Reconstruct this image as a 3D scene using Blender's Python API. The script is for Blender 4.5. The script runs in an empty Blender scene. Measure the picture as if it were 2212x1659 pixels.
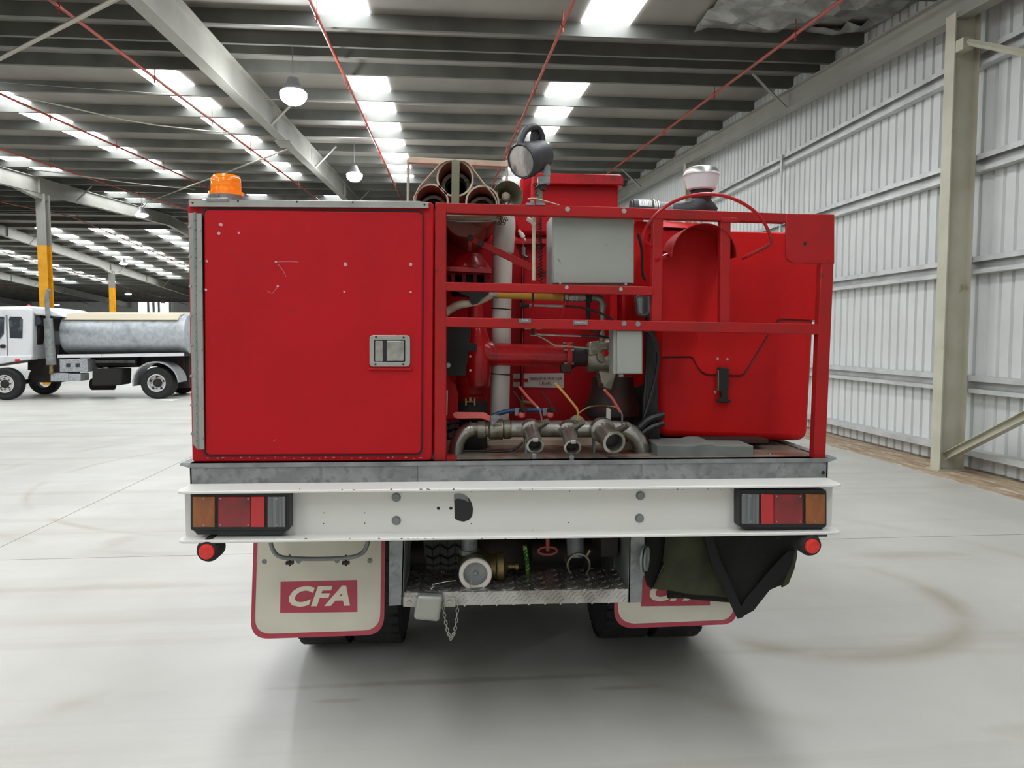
import bpy, bmesh, math, random
from mathutils import Vector, Matrix, Euler
random.seed(7)
SC = bpy.context.scene
COL = SC.collection
# ------------------------------------------------------------ camera, world, exposure
F, CX, CY = 1610.0, 1106.0, 829.5
EYE = Vector((0, 0, 1.6))
PITCH, YAW = math.atan(102.5 / F), math.radians(2.95)
HR = math.radians(2.16)                     # the hall is turned this much against the fire truck
cam_d = bpy.data.cameras.new('camera'); cam = bpy.data.objects.new('camera', cam_d); COL.objects.link(cam)
cam.location = EYE; cam.rotation_euler = (math.pi / 2 - PITCH, 0, -YAW)
cam_d.sensor_width = 36; cam_d.lens = 36 * F / 2212; cam_d.clip_end = 400
SC.camera = cam
SC.view_settings.view_transform = 'Standard'; SC.view_settings.look = 'None'
SC.view_settings.gamma = 1; SC.view_settings.use_curve_mapping = False
SC.view_settings.exposure = -0.4
SKY_STRENGTH = 1.05
SKYLIGHT_STRENGTH = 17.0
LAMP_WATTS = 260.0
w = bpy.data.worlds.new('world'); SC.world = w; w.use_nodes = True
w.node_tree.nodes['Background'].inputs[0].default_value = (0.93, 0.97, 1.0, 1)
w.node_tree.nodes['Background'].inputs[1].default_value = SKY_STRENGTH
SC.cycles.max_bounces = 6; SC.cycles.diffuse_bounces = 4; SC.cycles.glossy_bounces = 3
SC.cycles.sample_clamp_indirect = 6
SC.cycles.use_denoising = True
# ------------------------------------------------------------ pixel to place
CR = Euler((math.pi / 2 - PITCH, 0, -YAW)).to_matrix()
RH = Matrix.Rotation(HR, 3, 'Z')
def ray(px, py, hall=False):
    d = CR @ Vector(((px - CX) / F, -(py - CY) / F, -1))
    return RH.transposed() @ d if hall else d
def P(px, py, Y, hall=False):               # point of the truck's (or hall's) plane y = Y
    d = ray(px, py, hall); return EYE + d * (Y / d.y)
def PH(px, py, Y): return P(px, py, Y, True)
def PX(px, py, X):                          # point of the hall's plane x = X
    d = ray(px, py, True); return EYE + d * (X / d.x)
def PZ(px, py, z, hall=False):
    d = ray(px, py, hall); return EYE + d * ((z - 1.6) / d.z)
SL, RIDGE, H0 = 0.0565, 37.5, 1.6
def roof(Y, h=3.9):                         # z of the roof plane that lies h over the eye at Y = 0
    return H0 + h + SL * (Y if Y <= RIDGE else 2 * RIDGE - Y)
def PR(px, py, h):
    d = ray(px, py, True); return EYE + d * (h / (d.z - SL * d.y))
# ------------------------------------------------------------ materials
def lin(c):
    if isinstance(c, str): c = [int(c[i:i + 2], 16) / 255 for i in (0, 2, 4)]
    return tuple((v / 12.92 if v <= .04045 else ((v + .055) / 1.055) ** 2.4) for v in c) + (1,)
MATS = {}
def mat(name, col, rough=.5, metal=0, col2=None, scale=8, lo=.4, hi=.6, bump=0, bscale=60, emit=None, est=0,
        trans=0, alpha=1, stretch=(1, 1, 1), coat=0, col3=None, scale3=40, lo3=.6, hi3=.7, rough2=None, detail=6):
    m = bpy.data.materials.new(name); m.use_nodes = True; nt = m.node_tree; N = nt.nodes; L = nt.links
    b = N['Principled BSDF']
    b.inputs['Base Color'].default_value = lin(col); b.inputs['Roughness'].default_value = rough
    b.inputs['Metallic'].default_value = metal
    if coat: b.inputs['Coat Weight'].default_value = coat; b.inputs['Coat Roughness'].default_value = .08
    if name.startswith('red'): b.inputs['Specular IOR Level'].default_value = .2
    if trans: b.inputs['Transmission Weight'].default_value = trans
    tc = N.new('ShaderNodeTexCoord'); mp = N.new('ShaderNodeMapping'); mp.inputs['Scale'].default_value = stretch
    L.new(tc.outputs['Object'], mp.inputs[0])
    def noise(s, lo, hi):
        n = N.new('ShaderNodeTexNoise'); n.inputs['Scale'].default_value = s; n.inputs['Detail'].default_value = detail
        L.new(mp.outputs[0], n.inputs['Vector'])
        r = N.new('ShaderNodeMapRange'); r.inputs[1].default_value = lo; r.inputs[2].default_value = hi
        L.new(n.outputs['Fac'], r.inputs[0]); return r.outputs[0]
    src = None
    if col2:
        fac = noise(scale, lo, hi)
        mx = N.new('ShaderNodeMixRGB'); mx.inputs[1].default_value = lin(col); mx.inputs[2].default_value = lin(col2)
        L.new(fac, mx.inputs[0]); src = mx.outputs[0]
        if rough2 is not None:
            rr = N.new('ShaderNodeMapRange'); rr.inputs[3].default_value = rough; rr.inputs[4].default_value = rough2
            L.new(fac, rr.inputs[0]); L.new(rr.outputs[0], b.inputs['Roughness'])
    if col3:
        f3 = noise(scale3, lo3, hi3)
        mx = N.new('ShaderNodeMixRGB'); mx.inputs[1].default_value = lin(col); mx.inputs[2].default_value = lin(col3)
        if src: L.new(src, mx.inputs[1])
        L.new(f3, mx.inputs[0]); src = mx.outputs[0]
    if src: L.new(src, b.inputs['Base Color'])
    if bump:
        n = N.new('ShaderNodeTexNoise'); n.inputs['Scale'].default_value = bscale; n.inputs['Detail'].default_value = 4
        L.new(mp.outputs[0], n.inputs['Vector'])
        bp = N.new('ShaderNodeBump'); bp.inputs['Strength'].default_value = bump; bp.inputs['Distance'].default_value = .01
        L.new(n.outputs['Fac'], bp.inputs['Height']); L.new(bp.outputs[0], b.inputs['Normal'])
    if emit:
        b.inputs['Emission Color'].default_value = lin(emit); b.inputs['Emission Strength'].default_value = est
    MATS[name] = m; return m
mat('red', 'a60b15', .45, 0, '9e0b14', 3, .4, .65, bump=.12, bscale=220, col3='98141a', scale3=14, lo3=.64, hi3=.76)
mat('red_frame', '961a1b', .42, 0, '841f1c', 6, .45, .7, bump=.1, bscale=150, col3='5e2a1e', scale3=22, lo3=.68, hi3=.74)
mat('red_plastic', 'b60808', .5, 0, 'a80d12', 2.5, .4, .7, bump=.25, bscale=500)
mat('red_dark', '8a0a0d', .45, 0, '5e0a0c', 9, .45, .65)
mat('red_cast', 'a60f15', .3, 0, '7c1214', 7, .45, .65, bump=.2, bscale=90, coat=.3)
mat('dark_iron', '2a2422', .6, .3, '3d1a16', 12, .45, .6)
mat('block_grey', '5f625e', .8, 0, '6a6c66', 8, .4, .6)
mat('joint', '86847c', .8)
mat('galv', '757877', .5, .4, '868988', 14, .4, .6, col3='666a69', scale3=30, lo3=.5, hi3=.66, bump=.05)
mat('galv_smooth', '96978f', .45, .4, '8c8d84', 5, .4, .7)
mat('galv_dark', '757977', .55, .35, '858886', 12, .4, .6, col3='5f6364', scale3=5, lo3=.5, hi3=.7)
mat('white', 'd0cfc8', .38, 0, 'd2d0c8', 4, .5, .75, col3='8a7c6c', scale3=26, lo3=.73, hi3=.78)
mat('flap', 'cfcab8', .55, 0, 'bdb7a4', 3, .4, .7, bump=.08, bscale=30)
mat('flap_red', 'a63546', .5, 0, 'b04654', 8, .45, .7)
mat('flap_letter', 'd3cdb8', .5)
mat('alu', 'a7a69f', .36, .8, '96958d', 10, .4, .7)
mat('steel', 'a6a49b', .3, .9, '7c7970', 14, .45, .62, bump=.1, bscale=60, rough2=.5)
mat('steel_old', '8c8779', .42, .75, '6a6555', 12, .45, .6, bump=.15, bscale=70)
mat('brass', '8d7a55', .4, .8, '6b5a3c', 15, .45, .6)
mat('box_grey', '8a8d85', .45, 0, '80837b', 4, .4, .7, col3='6f7068', scale3=40, lo3=.72, hi3=.78)
mat('pvc', 'c9c3b9', .4, 0, 'b4aca2', 6, .45, .7, stretch=(1, 1, .3))
mat('cream', 'b9ab94', .5, 0, 'a29780', 8, .45, .6)
mat('pipe_red', 'a56a5c', .5, 0, '8a5145', 5, .4, .7)
mat('black', '121212', .45)
mat('rubber', '1a1a1b', .8, 0, '242422', 9, .4, .7, bump=.3, bscale=80)
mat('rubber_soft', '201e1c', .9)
mat('grey_plastic', '2c2d2f', .5, bump=.2, bscale=300)
mat('yellow_hose', 'b5832a', .45, 0, '9c6e20', 12, .5, .7)
mat('yellow_paint', 'd79a12', .45, 0, 'c48a10', 4, .4, .7, bump=.05)
mat('handle_red', 'c2564c', .45, 0, 'b2463e', 12, .4, .7)
mat('handle_yellow', 'b98a45', .45)
mat('blue_hose', '123a5c', .4)
mat('amber', 'e8790c', .15, 0, 'f0941a', 30, .4, .6, trans=.35, stretch=(.2, .2, 3), emit='ff8a10', est=.25)
mat('lens_amber', '8a4a0e', .12, 0, '6d3a0e', 6, .4, .6, stretch=(4, 1, 1), coat=.6)
mat('lens_red', '7c0a10', .1, 0, '4c080e', 7, .45, .6, coat=.6)
mat('lens_red_bright', 'b01218', .12, 0, 'a01016', 9, .4, .6, coat=.6)
mat('lens_clear', '6d7070', .12, .3, '565a5b', 60, .4, .6, stretch=(3, 1, .05), coat=.6)
mat('marker_red', 'cf2418', .3, 0, 'c01c14', 60, .4, .6, coat=.3)
mat('lamp_glass', 'b9b7b2', .2, .15, '7c7a76', 18, .45, .6, bump=.6, bscale=45, stretch=(2, 1, .4))
mat('horn', '6f6e58', .5, 0, '5f5e48', 8, .4, .7)
mat('canvas', '3c3f2a', .9, 0, '2c2f22', 7, .4, .65, bump=.5, bscale=25, col3='4d4424', scale3=5, lo3=.55, hi3=.7)
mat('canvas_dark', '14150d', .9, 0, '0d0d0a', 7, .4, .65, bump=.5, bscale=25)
mat('webbing', '070707', .8)
mat('sign_white', 'b5aea6', .5)
mat('sign_text', '7e3a3a', .6)
mat('tag_grey', '6e6f6b', .4, .4)
mat('tag_text', 'd8d8d4', .5)
mat('scar', 'b98d90', .6)
mat('deck', '857d70', .5, .3, '6f6456', 5, .45, .6, col3='7b3d2e', scale3=7, lo3=.56, hi3=.64)
mat('tread_plate', 'b0aeaa', .28, .85, '8e8b84', 9, .45, .6)
mat('rag', 'b3a08c', .9)
mat('green_rope', '1f5a28', .8, 0, '8fae3a', 120, .5, .55)
# building
mat('ceiling_foil', '86827a', .6, .1, '77736c', 1.2, .4, .7, bump=.35, bscale=5, stretch=(1, .5, 1))
mat('foil_torn', 'a8a8a4', .35, .6, '7d7b76', 3, .4, .6, bump=1, bscale=6)
mat('purlin', '5f605a', .55, .2, '52534e', 1.5, .4, .6)
mat('beam', '8d8c84', .5, 0, '83827a', 1.5, .4, .65)
mat('column_paint', 'b5b3a0', .5, 0, 'a8a691', 2.5, .4, .65, col3='8d8360', scale3=4, lo3=.66, hi3=.75)
mat('cladding', 'cdd0cd', .5, .1, 'c3c6c4', 1.4, .4, .7, bump=.03, bscale=4)
mat('girt', 'c6c8c6', .45, .4, 'aeb0ae', 3, .4, .7)
mat('pipe_sprinkler', '9a3a26', .45, 0, '7f3323', 3, .4, .7)
mat('rod', '9d988a', .5, .3)
mat('skylight', 'ffffff', .5, emit='f6faff', est=SKYLIGHT_STRENGTH)
mat('lamp_lit', 'ffffff', .5, emit='f4f8ff', est=60)
mat('door_lit', 'ffffff', .5, emit='f4f8ff', est=3)
mat('lamp_body', '88898c', .5, .5)
mat('kerb', 'a89880', .85, 0, '8e7458', 4, .4, .65, stretch=(3, .4, 1), bump=.3, bscale=20, col3='bdb5a4', scale3=6, lo3=.55, hi3=.66)
mat('glass_dark', '20262c', .08, 0, '59646a', 2.5, .5, .62)
mat('tanker_white', 'd4d5d6', .35, 0, 'c6c8ca', 3, .5, .7)
mat('tanker_galv', 'a2a7ab', .42, .35, 'b3b8bb', 9, .4, .62, col3='6a6d74', scale3=2.2, lo3=.56, hi3=.72)
mat('tanker_top', 'b0a78e', .5)
mat('tanker_alu', 'b5b8bb', .35, .4, '999c9f', 30, .45, .55)
mat('chassis', '1d1a18', .7, 0, '2b1f19', 8, .4, .6)
mat('hub_white', 'cfd0ce', .4)
mat('paper', 'e6e6e6', .6)
def floor_mat():
    m = mat('floor', 'b9b8b0', .42, 0, 'aeada5', 1.1, .35, .65, bump=.06, bscale=45, rough2=.5)
    nt = m.node_tree; N = nt.nodes; L = nt.links; b = N['Principled BSDF']
    base = b.inputs['Base Color'].links[0].from_socket
    tc = N.new('ShaderNodeTexCoord')
    def mix(fac, col, prev, k):
        mm = N.new('ShaderNodeMath'); mm.operation = 'MULTIPLY'; mm.inputs[1].default_value = k; L.new(fac, mm.inputs[0])
        x = N.new('ShaderNodeMixRGB'); x.inputs[2].default_value = lin(col); L.new(prev, x.inputs[1]); L.new(mm.outputs[0], x.inputs[0])
        return x.outputs[0]
    # curved tyre marks: thin rings in a warped wave
    for (ox, oy, r0, wd, k) in ((2.15, 4.35, .89, .13, .6), (2.3, 4.6, 1.9, .1, .3), (-1.5, 9.0, 2.95, .06, .5), (-1.2, 9.6, 4.1, .1, .3), (-6, 9, 7.2, .12, .3), (1.0, -9.0, 12.6, .07, .22), (-14, 4, 9.5, .14, .3)):
        mp = N.new('ShaderNodeMapping'); mp.inputs['Location'].default_value = (-ox, -oy, 0); L.new(tc.outputs['Object'], mp.inputs[0])
        ln = N.new('ShaderNodeVectorMath'); ln.operation = 'LENGTH'; L.new(mp.outputs[0], ln.inputs[0])
        sb = N.new('ShaderNodeMath'); sb.operation = 'SUBTRACT'; sb.inputs[1].default_value = r0; L.new(ln.outputs['Value'], sb.inputs[0])
        ab = N.new('ShaderNodeMath'); ab.operation = 'ABSOLUTE'; L.new(sb.outputs[0], ab.inputs[0])
        mr = N.new('ShaderNodeMapRange'); mr.inputs[1].default_value = 0; mr.inputs[2].default_value = wd; mr.inputs[3].default_value = 1; mr.inputs[4].default_value = 0
        L.new(ab.outputs[0], mr.inputs[0])
        n = N.new('ShaderNodeTexNoise'); n.inputs['Scale'].default_value = 1.3; n.inputs['Detail'].default_value = 8; L.new(tc.outputs['Object'], n.inputs['Vector'])
        mr2 = N.new('ShaderNodeMapRange'); mr2.inputs[1].default_value = .45; mr2.inputs[2].default_value = .6; L.new(n.outputs['Fac'], mr2.inputs[0])
        mu = N.new('ShaderNodeMath'); mu.operation = 'MULTIPLY'; L.new(mr.outputs[0], mu.inputs[0]); L.new(mr2.outputs[0], mu.inputs[1])
        base = mix(mu.outputs[0], '8b8068', base, k)
    for (ox, oy, hx, hy, k) in ((.05, 3.385, .98, .035, .5), (.8, 3.25, .2, .03, .45), (-.48, 3.24, .12, .025, .4), (1.6, 4.4, .32, .14, .3), (2.6, 2.75, .5, .09, .35), (-2.55, 6.0, .14, .24, .3), (-2.0, 4.9, .5, .1, .25), (3.4, 5.1, .6, .12, .3), (-6, 12.5, 2.5, .1, .35), (-5.5, 14.2, 3, .12, .3)):
        mp = N.new('ShaderNodeMapping'); mp.vector_type = 'POINT'; mp.inputs['Location'].default_value = (-ox / hx, -oy / hy, 0); mp.inputs['Scale'].default_value = (1 / hx, 1 / hy, 0); L.new(tc.outputs['Object'], mp.inputs[0])
        ln = N.new('ShaderNodeVectorMath'); ln.operation = 'LENGTH'; L.new(mp.outputs[0], ln.inputs[0])
        n = N.new('ShaderNodeTexNoise'); n.inputs['Scale'].default_value = 9; n.inputs['Detail'].default_value = 6; L.new(tc.outputs['Object'], n.inputs['Vector'])
        ad = N.new('ShaderNodeMath'); ad.operation = 'ADD'; L.new(ln.outputs['Value'], ad.inputs[0]); L.new(n.outputs['Fac'], ad.inputs[1])
        mr = N.new('ShaderNodeMapRange'); mr.inputs[1].default_value = .9; mr.inputs[2].default_value = 1.5; mr.inputs[3].default_value = 1; mr.inputs[4].default_value = 0; L.new(ad.outputs[0], mr.inputs[0])
        base = mix(mr.outputs[0], '8b8069', base, k)
    # straight scuffs along x, brown
    mp = N.new('ShaderNodeMapping'); mp.inputs['Scale'].default_value = (.12, 3.2, 1); mp.inputs['Rotation'].default_value = (0, 0, -.05); L.new(tc.outputs['Object'], mp.inputs[0])
    n = N.new('ShaderNodeTexNoise'); n.inputs['Scale'].default_value = 1.0; n.inputs['Detail'].default_value = 9; L.new(mp.outputs[0], n.inputs['Vector'])
    mr = N.new('ShaderNodeMapRange'); mr.inputs[1].default_value = .54; mr.inputs[2].default_value = .7; L.new(n.outputs['Fac'], mr.inputs[0])
    base = mix(mr.outputs[0], '979081', base, .45)
    L.new(base, b.inputs['Base Color'])
floor_mat()
# ------------------------------------------------------------ mesh builder
def frame_of(d):
    d = Vector(d).normalized(); u = Vector((0, 0, 1)) if abs(d.z) < .9 else Vector((1, 0, 0))
    a = d.cross(u).normalized(); return a, a.cross(d).normalized()
class M:
    def __init__(s): s.v = []; s.f = []
    def add(s, v, f):
        k = len(s.v); s.v += [Vector(x) for x in v]; s.f += [tuple(i + k for i in q) for q in f]; return s
    def box(s, x0, x1, y0, y1, z0, z1):
        return s.add([(x, y, z) for z in (z0, z1) for y in (y0, y1) for x in (x0, x1)],
                     [(0, 2, 3, 1), (4, 5, 7, 6), (0, 1, 5, 4), (2, 6, 7, 3), (0, 4, 6, 2), (1, 3, 7, 5)])
    def ext(s, pts, vec):                    # polygon pushed along vec
        n = len(pts); vec = Vector(vec); a = [Vector(p) for p in pts]
        return s.add(a + [p + vec for p in a], [tuple(range(n)), tuple(range(2 * n - 1, n - 1, -1))] +
                     [((i + 1) % n, i, n + i, n + (i + 1) % n) for i in range(n)])
    def px(s, pts, Y0, Y1, hall=False):      # pixel outline on the plane y = Y0 made a slab back to Y1
        return s.ext([P(a, b, Y0, hall) for a, b in pts], (0, Y1 - Y0, 0))
    def pbox(s, x0, y0, x1, y1, Y0, Y1, hall=False):
        return s.px([(x0, y0), (x0, y1), (x1, y1), (x1, y0)], Y0, Y1, hall)
    def ringpx(s, outer, inner, Y0, Y1, hall=False):
        n = len(outer); dv = Vector((0, Y1 - Y0, 0))
        o = [P(a, b, Y0, hall) for a, b in outer]; i = [P(a, b, Y0, hall) for a, b in inner]
        v = o + i + [p + dv for p in o] + [p + dv for p in i]; f = []
        for k in range(n):
            l = (k + 1) % n
            f += [(k, l, n + l, n + k), (2 * n + l, 2 * n + k, 3 * n + k, 3 * n + l), (l, k, 2 * n + k, 2 * n + l), (n + k, n + l, 3 * n + l, 3 * n + k)]
        return s.add(v, f)
    def lathe(s, o, d, prof, n=24, caps=True, sx=1, sy=1):   # prof: (distance along d, radius)
        a, b = frame_of(d); d = Vector(d).normalized(); o = Vector(o); v = []; f = []
        for t, r in prof:
            for k in range(n):
                c = 2 * math.pi * k / n; v.append(o + d * t + a * (r * sx * math.cos(c)) + b * (r * sy * math.sin(c)))
        m = len(prof)
        for j in range(m - 1):
            for k in range(n):
                l = (k + 1) % n; f.append((j * n + k, j * n + l, (j + 1) * n + l, (j + 1) * n + k))
        if caps: f += [tuple(range(n - 1, -1, -1)), tuple(range((m - 1) * n, m * n))]
        return s.add(v, f)
    def cyl(s, a, b, r, r1=None, n=20):
        a, b = Vector(a), Vector(b); return s.lathe(a, b - a, [(0, r), ((b - a).length, r if r1 is None else r1)], n)
    def pipe(s, o, d, prof, n=24):           # closed loop profile: hollow bodies
        a, b = frame_of(d); d = Vector(d).normalized(); o = Vector(o); v = []; f = []; m = len(prof)
        for t, r in prof:
            for k in range(n):
                c = 2 * math.pi * k / n; v.append(o + d * t + a * (r * math.cos(c)) + b * (r * math.sin(c)))
        for j in range(m):
            j2 = (j + 1) % m
            for k in range(n):
                l = (k + 1) % n; f.append((j * n + k, j * n + l, j2 * n + l, j2 * n + k))
        return s.add(v, f)
    def tube(s, pts, r, n=10, closed=False, smooth=0, flat=None):
        pts = [Vector(p) for p in pts]
        for _ in range(smooth):
            q = [pts[0]] if not closed else []
            for i in range(len(pts) - (0 if closed else 1)):
                A, B = pts[i], pts[(i + 1) % len(pts)]; q += [A * .75 + B * .25, A * .25 + B * .75]
            if not closed: q.append(pts[-1])
            pts = q
        m = len(pts); v = []; f = []; u = None
        if isinstance(r, (list, tuple)) and len(r) != m:
            L0 = len(r) - 1; r = [r[min(int(i / (m - 1) * L0), L0 - 1)] * (1 - (i / (m - 1) * L0 - min(int(i / (m - 1) * L0), L0 - 1))) + r[min(int(i / (m - 1) * L0), L0 - 1) + 1] * (i / (m - 1) * L0 - min(int(i / (m - 1) * L0), L0 - 1)) for i in range(m)]
        for i, p in enumerate(pts):
            if closed: t = pts[(i + 1) % m] - pts[i - 1]
            else: t = pts[min(i + 1, m - 1)] - pts[max(i - 1, 0)]
            if t.length < 1e-9: t = Vector((0, 0, 1))
            t.normalize()
            if u is None: u, _w = frame_of(t)
            u = (u - t * u.dot(t)); u = u.normalized() if u.length > 1e-6 else frame_of(t)[0]
            w2 = t.cross(u); rr = r[i] if isinstance(r, (list, tuple)) else r
            fl = flat or 1
            for k in range(n):
                c = 2 * math.pi * k / n; v.append(p + u * (rr * math.cos(c)) + w2 * (rr * fl * math.sin(c)))
        for i in range(m if closed else m - 1):
            j = (i + 1) % m
            for k in range(n):
                l = (k + 1) % n; f.append((i * n + k, i * n + l, j * n + l, j * n + k))
        if not closed: f += [tuple(range(n - 1, -1, -1)), tuple(range((m - 1) * n, m * n))]
        return s.add(v, f)
    def ball(s, c, r, n=16, sz=1):
        c = Vector(c); m = n // 2
        return s.lathe(c - Vector((0, 0, r * sz)), (0, 0, 1), [(r * sz * (1 - math.cos(math.pi * j / m)), max(r * math.sin(math.pi * j / m), 1e-4)) for j in range(m + 1)], n)
def circle_px(cx, cy, rx, ry=None, n=32, a0=0): 
    ry = ry or rx; return [(cx + rx * math.cos(a0 + 2 * math.pi * k / n), cy - ry * math.sin(a0 + 2 * math.pi * k / n)) for k in range(n)]
def rrect(x0, y0, x1, y1, r, n=5):
    out = []
    for cx, cy, a in ((x1 - r, y0 + r, 0), (x0 + r, y0 + r, 90), (x0 + r, y1 - r, 180), (x1 - r, y1 - r, 270)):
        for k in range(n + 1):
            t = math.radians(a + 90 * k / n); out.append((cx + r * math.cos(t), cy - r * math.sin(t)))
    return out
def quadround(c, r, n=5):                    # rounded polygon from corner pixels
    out = []; m = len(c)
    for i in range(m):
        p, a, b = Vector(c[i]), Vector(c[i - 1]), Vector(c[(i + 1) % m])
        u = (a - p).normalized() * r; v = (b - p).normalized() * r
        for k in range(n + 1):
            t = k / n; q = (p + u) * (1 - t) ** 2 + p * 2 * t * (1 - t) + (p + v) * t * t; out.append((q.x, q.y))
    return out
ORG = {}
def ob(name, mb, m, parent=None, bev=0, smooth=True, label=None, kind=None, hall=None, seg=2, solid=0, sub=0, origin=None):
    """One mesh object. mb's points are in world (or hall) metres; the origin goes to the base centre."""
    if hall is None: hall = bool(parent and ORG[parent][1])
    xs = [v.x for v in mb.v]; ys = [v.y for v in mb.v]; zs = [v.z for v in mb.v]
    o = Vector(origin) if origin else Vector(((min(xs) + max(xs)) / 2, (min(ys) + max(ys)) / 2, min(zs)))
    me = bpy.data.meshes.new(name); me.from_pydata([v - o for v in mb.v], [], mb.f)
    bm = bmesh.new(); bm.from_mesh(me); bmesh.ops.recalc_face_normals(bm, faces=bm.faces)
    for fc in bm.faces: fc.smooth = smooth
    if smooth:
        for e in bm.edges:
            if len(e.link_faces) == 2 and e.calc_face_angle(0) > .6: e.smooth = False
    bm.to_mesh(me); bm.free()
    me.materials.append(MATS[m] if isinstance(m, str) else m)
    x = bpy.data.objects.new(name, me); COL.objects.link(x); ORG[x] = (o, hall)
    if parent:
        x.parent = parent; x.location = o - ORG[parent][0]
    else:
        x.location = RH @ o if hall else o
        if hall: x.rotation_euler.z = HR
    if bev:
        md = x.modifiers.new('bevel', 'BEVEL'); md.width = bev; md.segments = seg; md.limit_method = 'ANGLE'; md.angle_limit = .6
    if solid:
        md = x.modifiers.new('solid', 'SOLIDIFY'); md.thickness = solid
    if sub:
        md = x.modifiers.new('sub', 'SUBSURF'); md.levels = sub; md.render_levels = sub
    if label: x['label'] = label
    if kind: x['kind'] = kind
    return x
def thing(name, label, cat, o, group=None, hall=False):
    x = bpy.data.objects.new(name, None); COL.objects.link(x); o = Vector(o); x.empty_display_size = .1
    ORG[x] = (o, hall); x.location = RH @ o if hall else o
    if hall: x.rotation_euler.z = HR
    x['label'] = label; x['category'] = cat
    if group: x['group'] = group
    return x
def tag(x, label, cat, group=None):
    x['label'] = label; x['category'] = cat
    if group: x['group'] = group
    return x
def copy_ob(src, off, parent=None, name=None, label=None):
    c = src.copy(); COL.objects.link(c); o, h = ORG[src]; off = Vector(off); ORG[c] = (o + off, h)
    c.parent = parent
    if parent: c.location = o + off - ORG[parent][0]
    else: c.location = RH @ (o + off) if h else o + off
    if label: c['label'] = label
    return c
def text(name, body, pos, h, m, parent, th=.001, shear=0, bold=0, align='CENTER', hall=False, wx=1, rx=math.pi / 2):
    cu = bpy.data.curves.new(name, 'FONT'); cu.body = body; cu.size = h / .72; cu.extrude = th; cu.shear = shear; cu.offset = bold
    cu.align_x = align; cu.align_y = 'CENTER'; cu.resolution_u = 3; cu.space_character = 1.08
    t = bpy.data.objects.new(name, cu); COL.objects.link(t)
    dg = bpy.context.evaluated_depsgraph_get(); dg.update(); me = bpy.data.meshes.new_from_object(t.evaluated_get(dg))
    bpy.data.objects.remove(t); bpy.data.curves.remove(cu)
    R = Matrix.Rotation(rx, 4, 'X') @ Matrix.Diagonal((wx, 1, 1, 1)); me.transform(R)
    me.materials.clear(); me.materials.append(MATS[m])
    x = bpy.data.objects.new(name, me); COL.objects.link(x); pos = Vector(pos); ORG[x] = (pos, hall)
    x.parent = parent; x.location = pos - ORG[parent][0]; return x
# ============================================================ THE HALL (hall coordinates: x right, y down the hall)
XL, XR, YN, YF = -56.0, 6.32, -7.0, 80.0
m = M(); m.add([(XL, YN, 0), (XR, YN, 0), (XR, YF, 0), (XL, YF, 0), (XL, YN, -.2), (XR, YN, -.2), (XR, YF, -.2), (XL, YF, -.2)],
               [(0, 1, 2, 3), (4, 7, 6, 5), (0, 4, 5, 1), (1, 5, 6, 2), (2, 6, 7, 3), (3, 7, 4, 0)])
m2 = M().add([(XL, -40, -.004), (30, -40, -.004), (30, YN, -.004), (XL, YN, -.004), (XL, -40, -.2), (30, -40, -.2), (30, YN, -.2), (XL, YN, -.2)], [(0, 1, 2, 3), (4, 7, 6, 5), (0, 4, 5, 1), (1, 5, 6, 2), (2, 6, 7, 3), (3, 7, 4, 0)])
floor = ob('floor', m, 'floor', hall=True, kind='structure', smooth=False, origin=(0, 0, 0))
floor['label'] = 'pale polished concrete floor slab with faint tyre marks'
ap = ob('ground', m2, 'floor', hall=True, kind='structure', smooth=False, origin=(0, -20, -.2)); ap['label'] = 'unseen concrete apron added outside the open side to stop light from below'  # unseen slab added to keep sky light from reaching the ceiling from below
yj = PZ(2100, 1157, 0, True).y
for yy, wd in ((yj, .003), (yj + 9.3, .004), (yj + 18.6, .004)):
    ob('floor_joint', M().box(XL, 5.6, yy - wd, yy + wd, 0, .0012), 'joint', floor)
for xx in (-3.38, -13.0):
    ob('floor_joint', M().box(xx - .004, xx + .004, yj + .01, YF, 0, .0011), 'joint', floor)
ob('floor_edge', M().box(5.62, XR, YN, YF, 0, .012), 'kerb', floor, label='dusty brown concrete strip along the wall foot')
# ceiling: two slopes
m = M()
def slab(m, X0, X1, Y0, Y1, h0, h1):
    v = [(x, y, roof(y, h)) for h in (h0, h1) for y in (Y0, Y1) for x in (X0, X1)]
    return m.add(v, [(0, 1, 3, 2), (4, 6, 7, 5), (0, 4, 5, 1), (2, 3, 7, 6), (0, 2, 6, 4), (1, 5, 7, 3)])
slab(m, XL, XR, YN, RIDGE, 3.9, 3.98); slab(m, XL, XR, RIDGE, YF, 3.9, 3.98)
ceiling = ob('ceiling', m, 'ceiling_foil', hall=True, kind='structure', smooth=False, origin=(0, 0, roof(0)))
ceiling['label'] = 'low pitched roof lined with dull foil blanket'
# purlins: one C section each
PY = [10.89 - 1.78 * k for k in range(9, 0, -1)] + [10.89, 11.72, 12.21, 13.16, 14.87, 16.6, 18.35]
while PY[-1] < RIDGE - 2.2: PY.append(PY[-1] + 1.8)
PY.append(RIDGE - .18); NEAR = len(PY)
PY.append(RIDGE + .18); yy = RIDGE + .18 + 1.5
while yy < YF - .5: PY.append(yy); yy += 1.8
def section_x(prof, X0, X1, y, z): return [(X0, y + a, z + b) for a, b in prof], (X1 - X0, 0, 0)
CPROF = [(0, 0), (.065, 0), (.065, .016), (.062, .016), (.062, .003), (.003, .003), (.003, .197), (.075, .197), (.075, .2), (0, .2)]
pur0 = None
for i, y in enumerate(PY):
    z = roof(y, 3.9) - .2
    if pur0 is None:
        pts, vec = section_x(CPROF, XL, 6.24, y, z); pur0 = ob('purlin', M().ext(pts, vec), 'purlin', ceiling, smooth=False); y0, z0 = y, z
    else: copy_ob(pur0, (0, y - y0, z - z0), ceiling)
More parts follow.
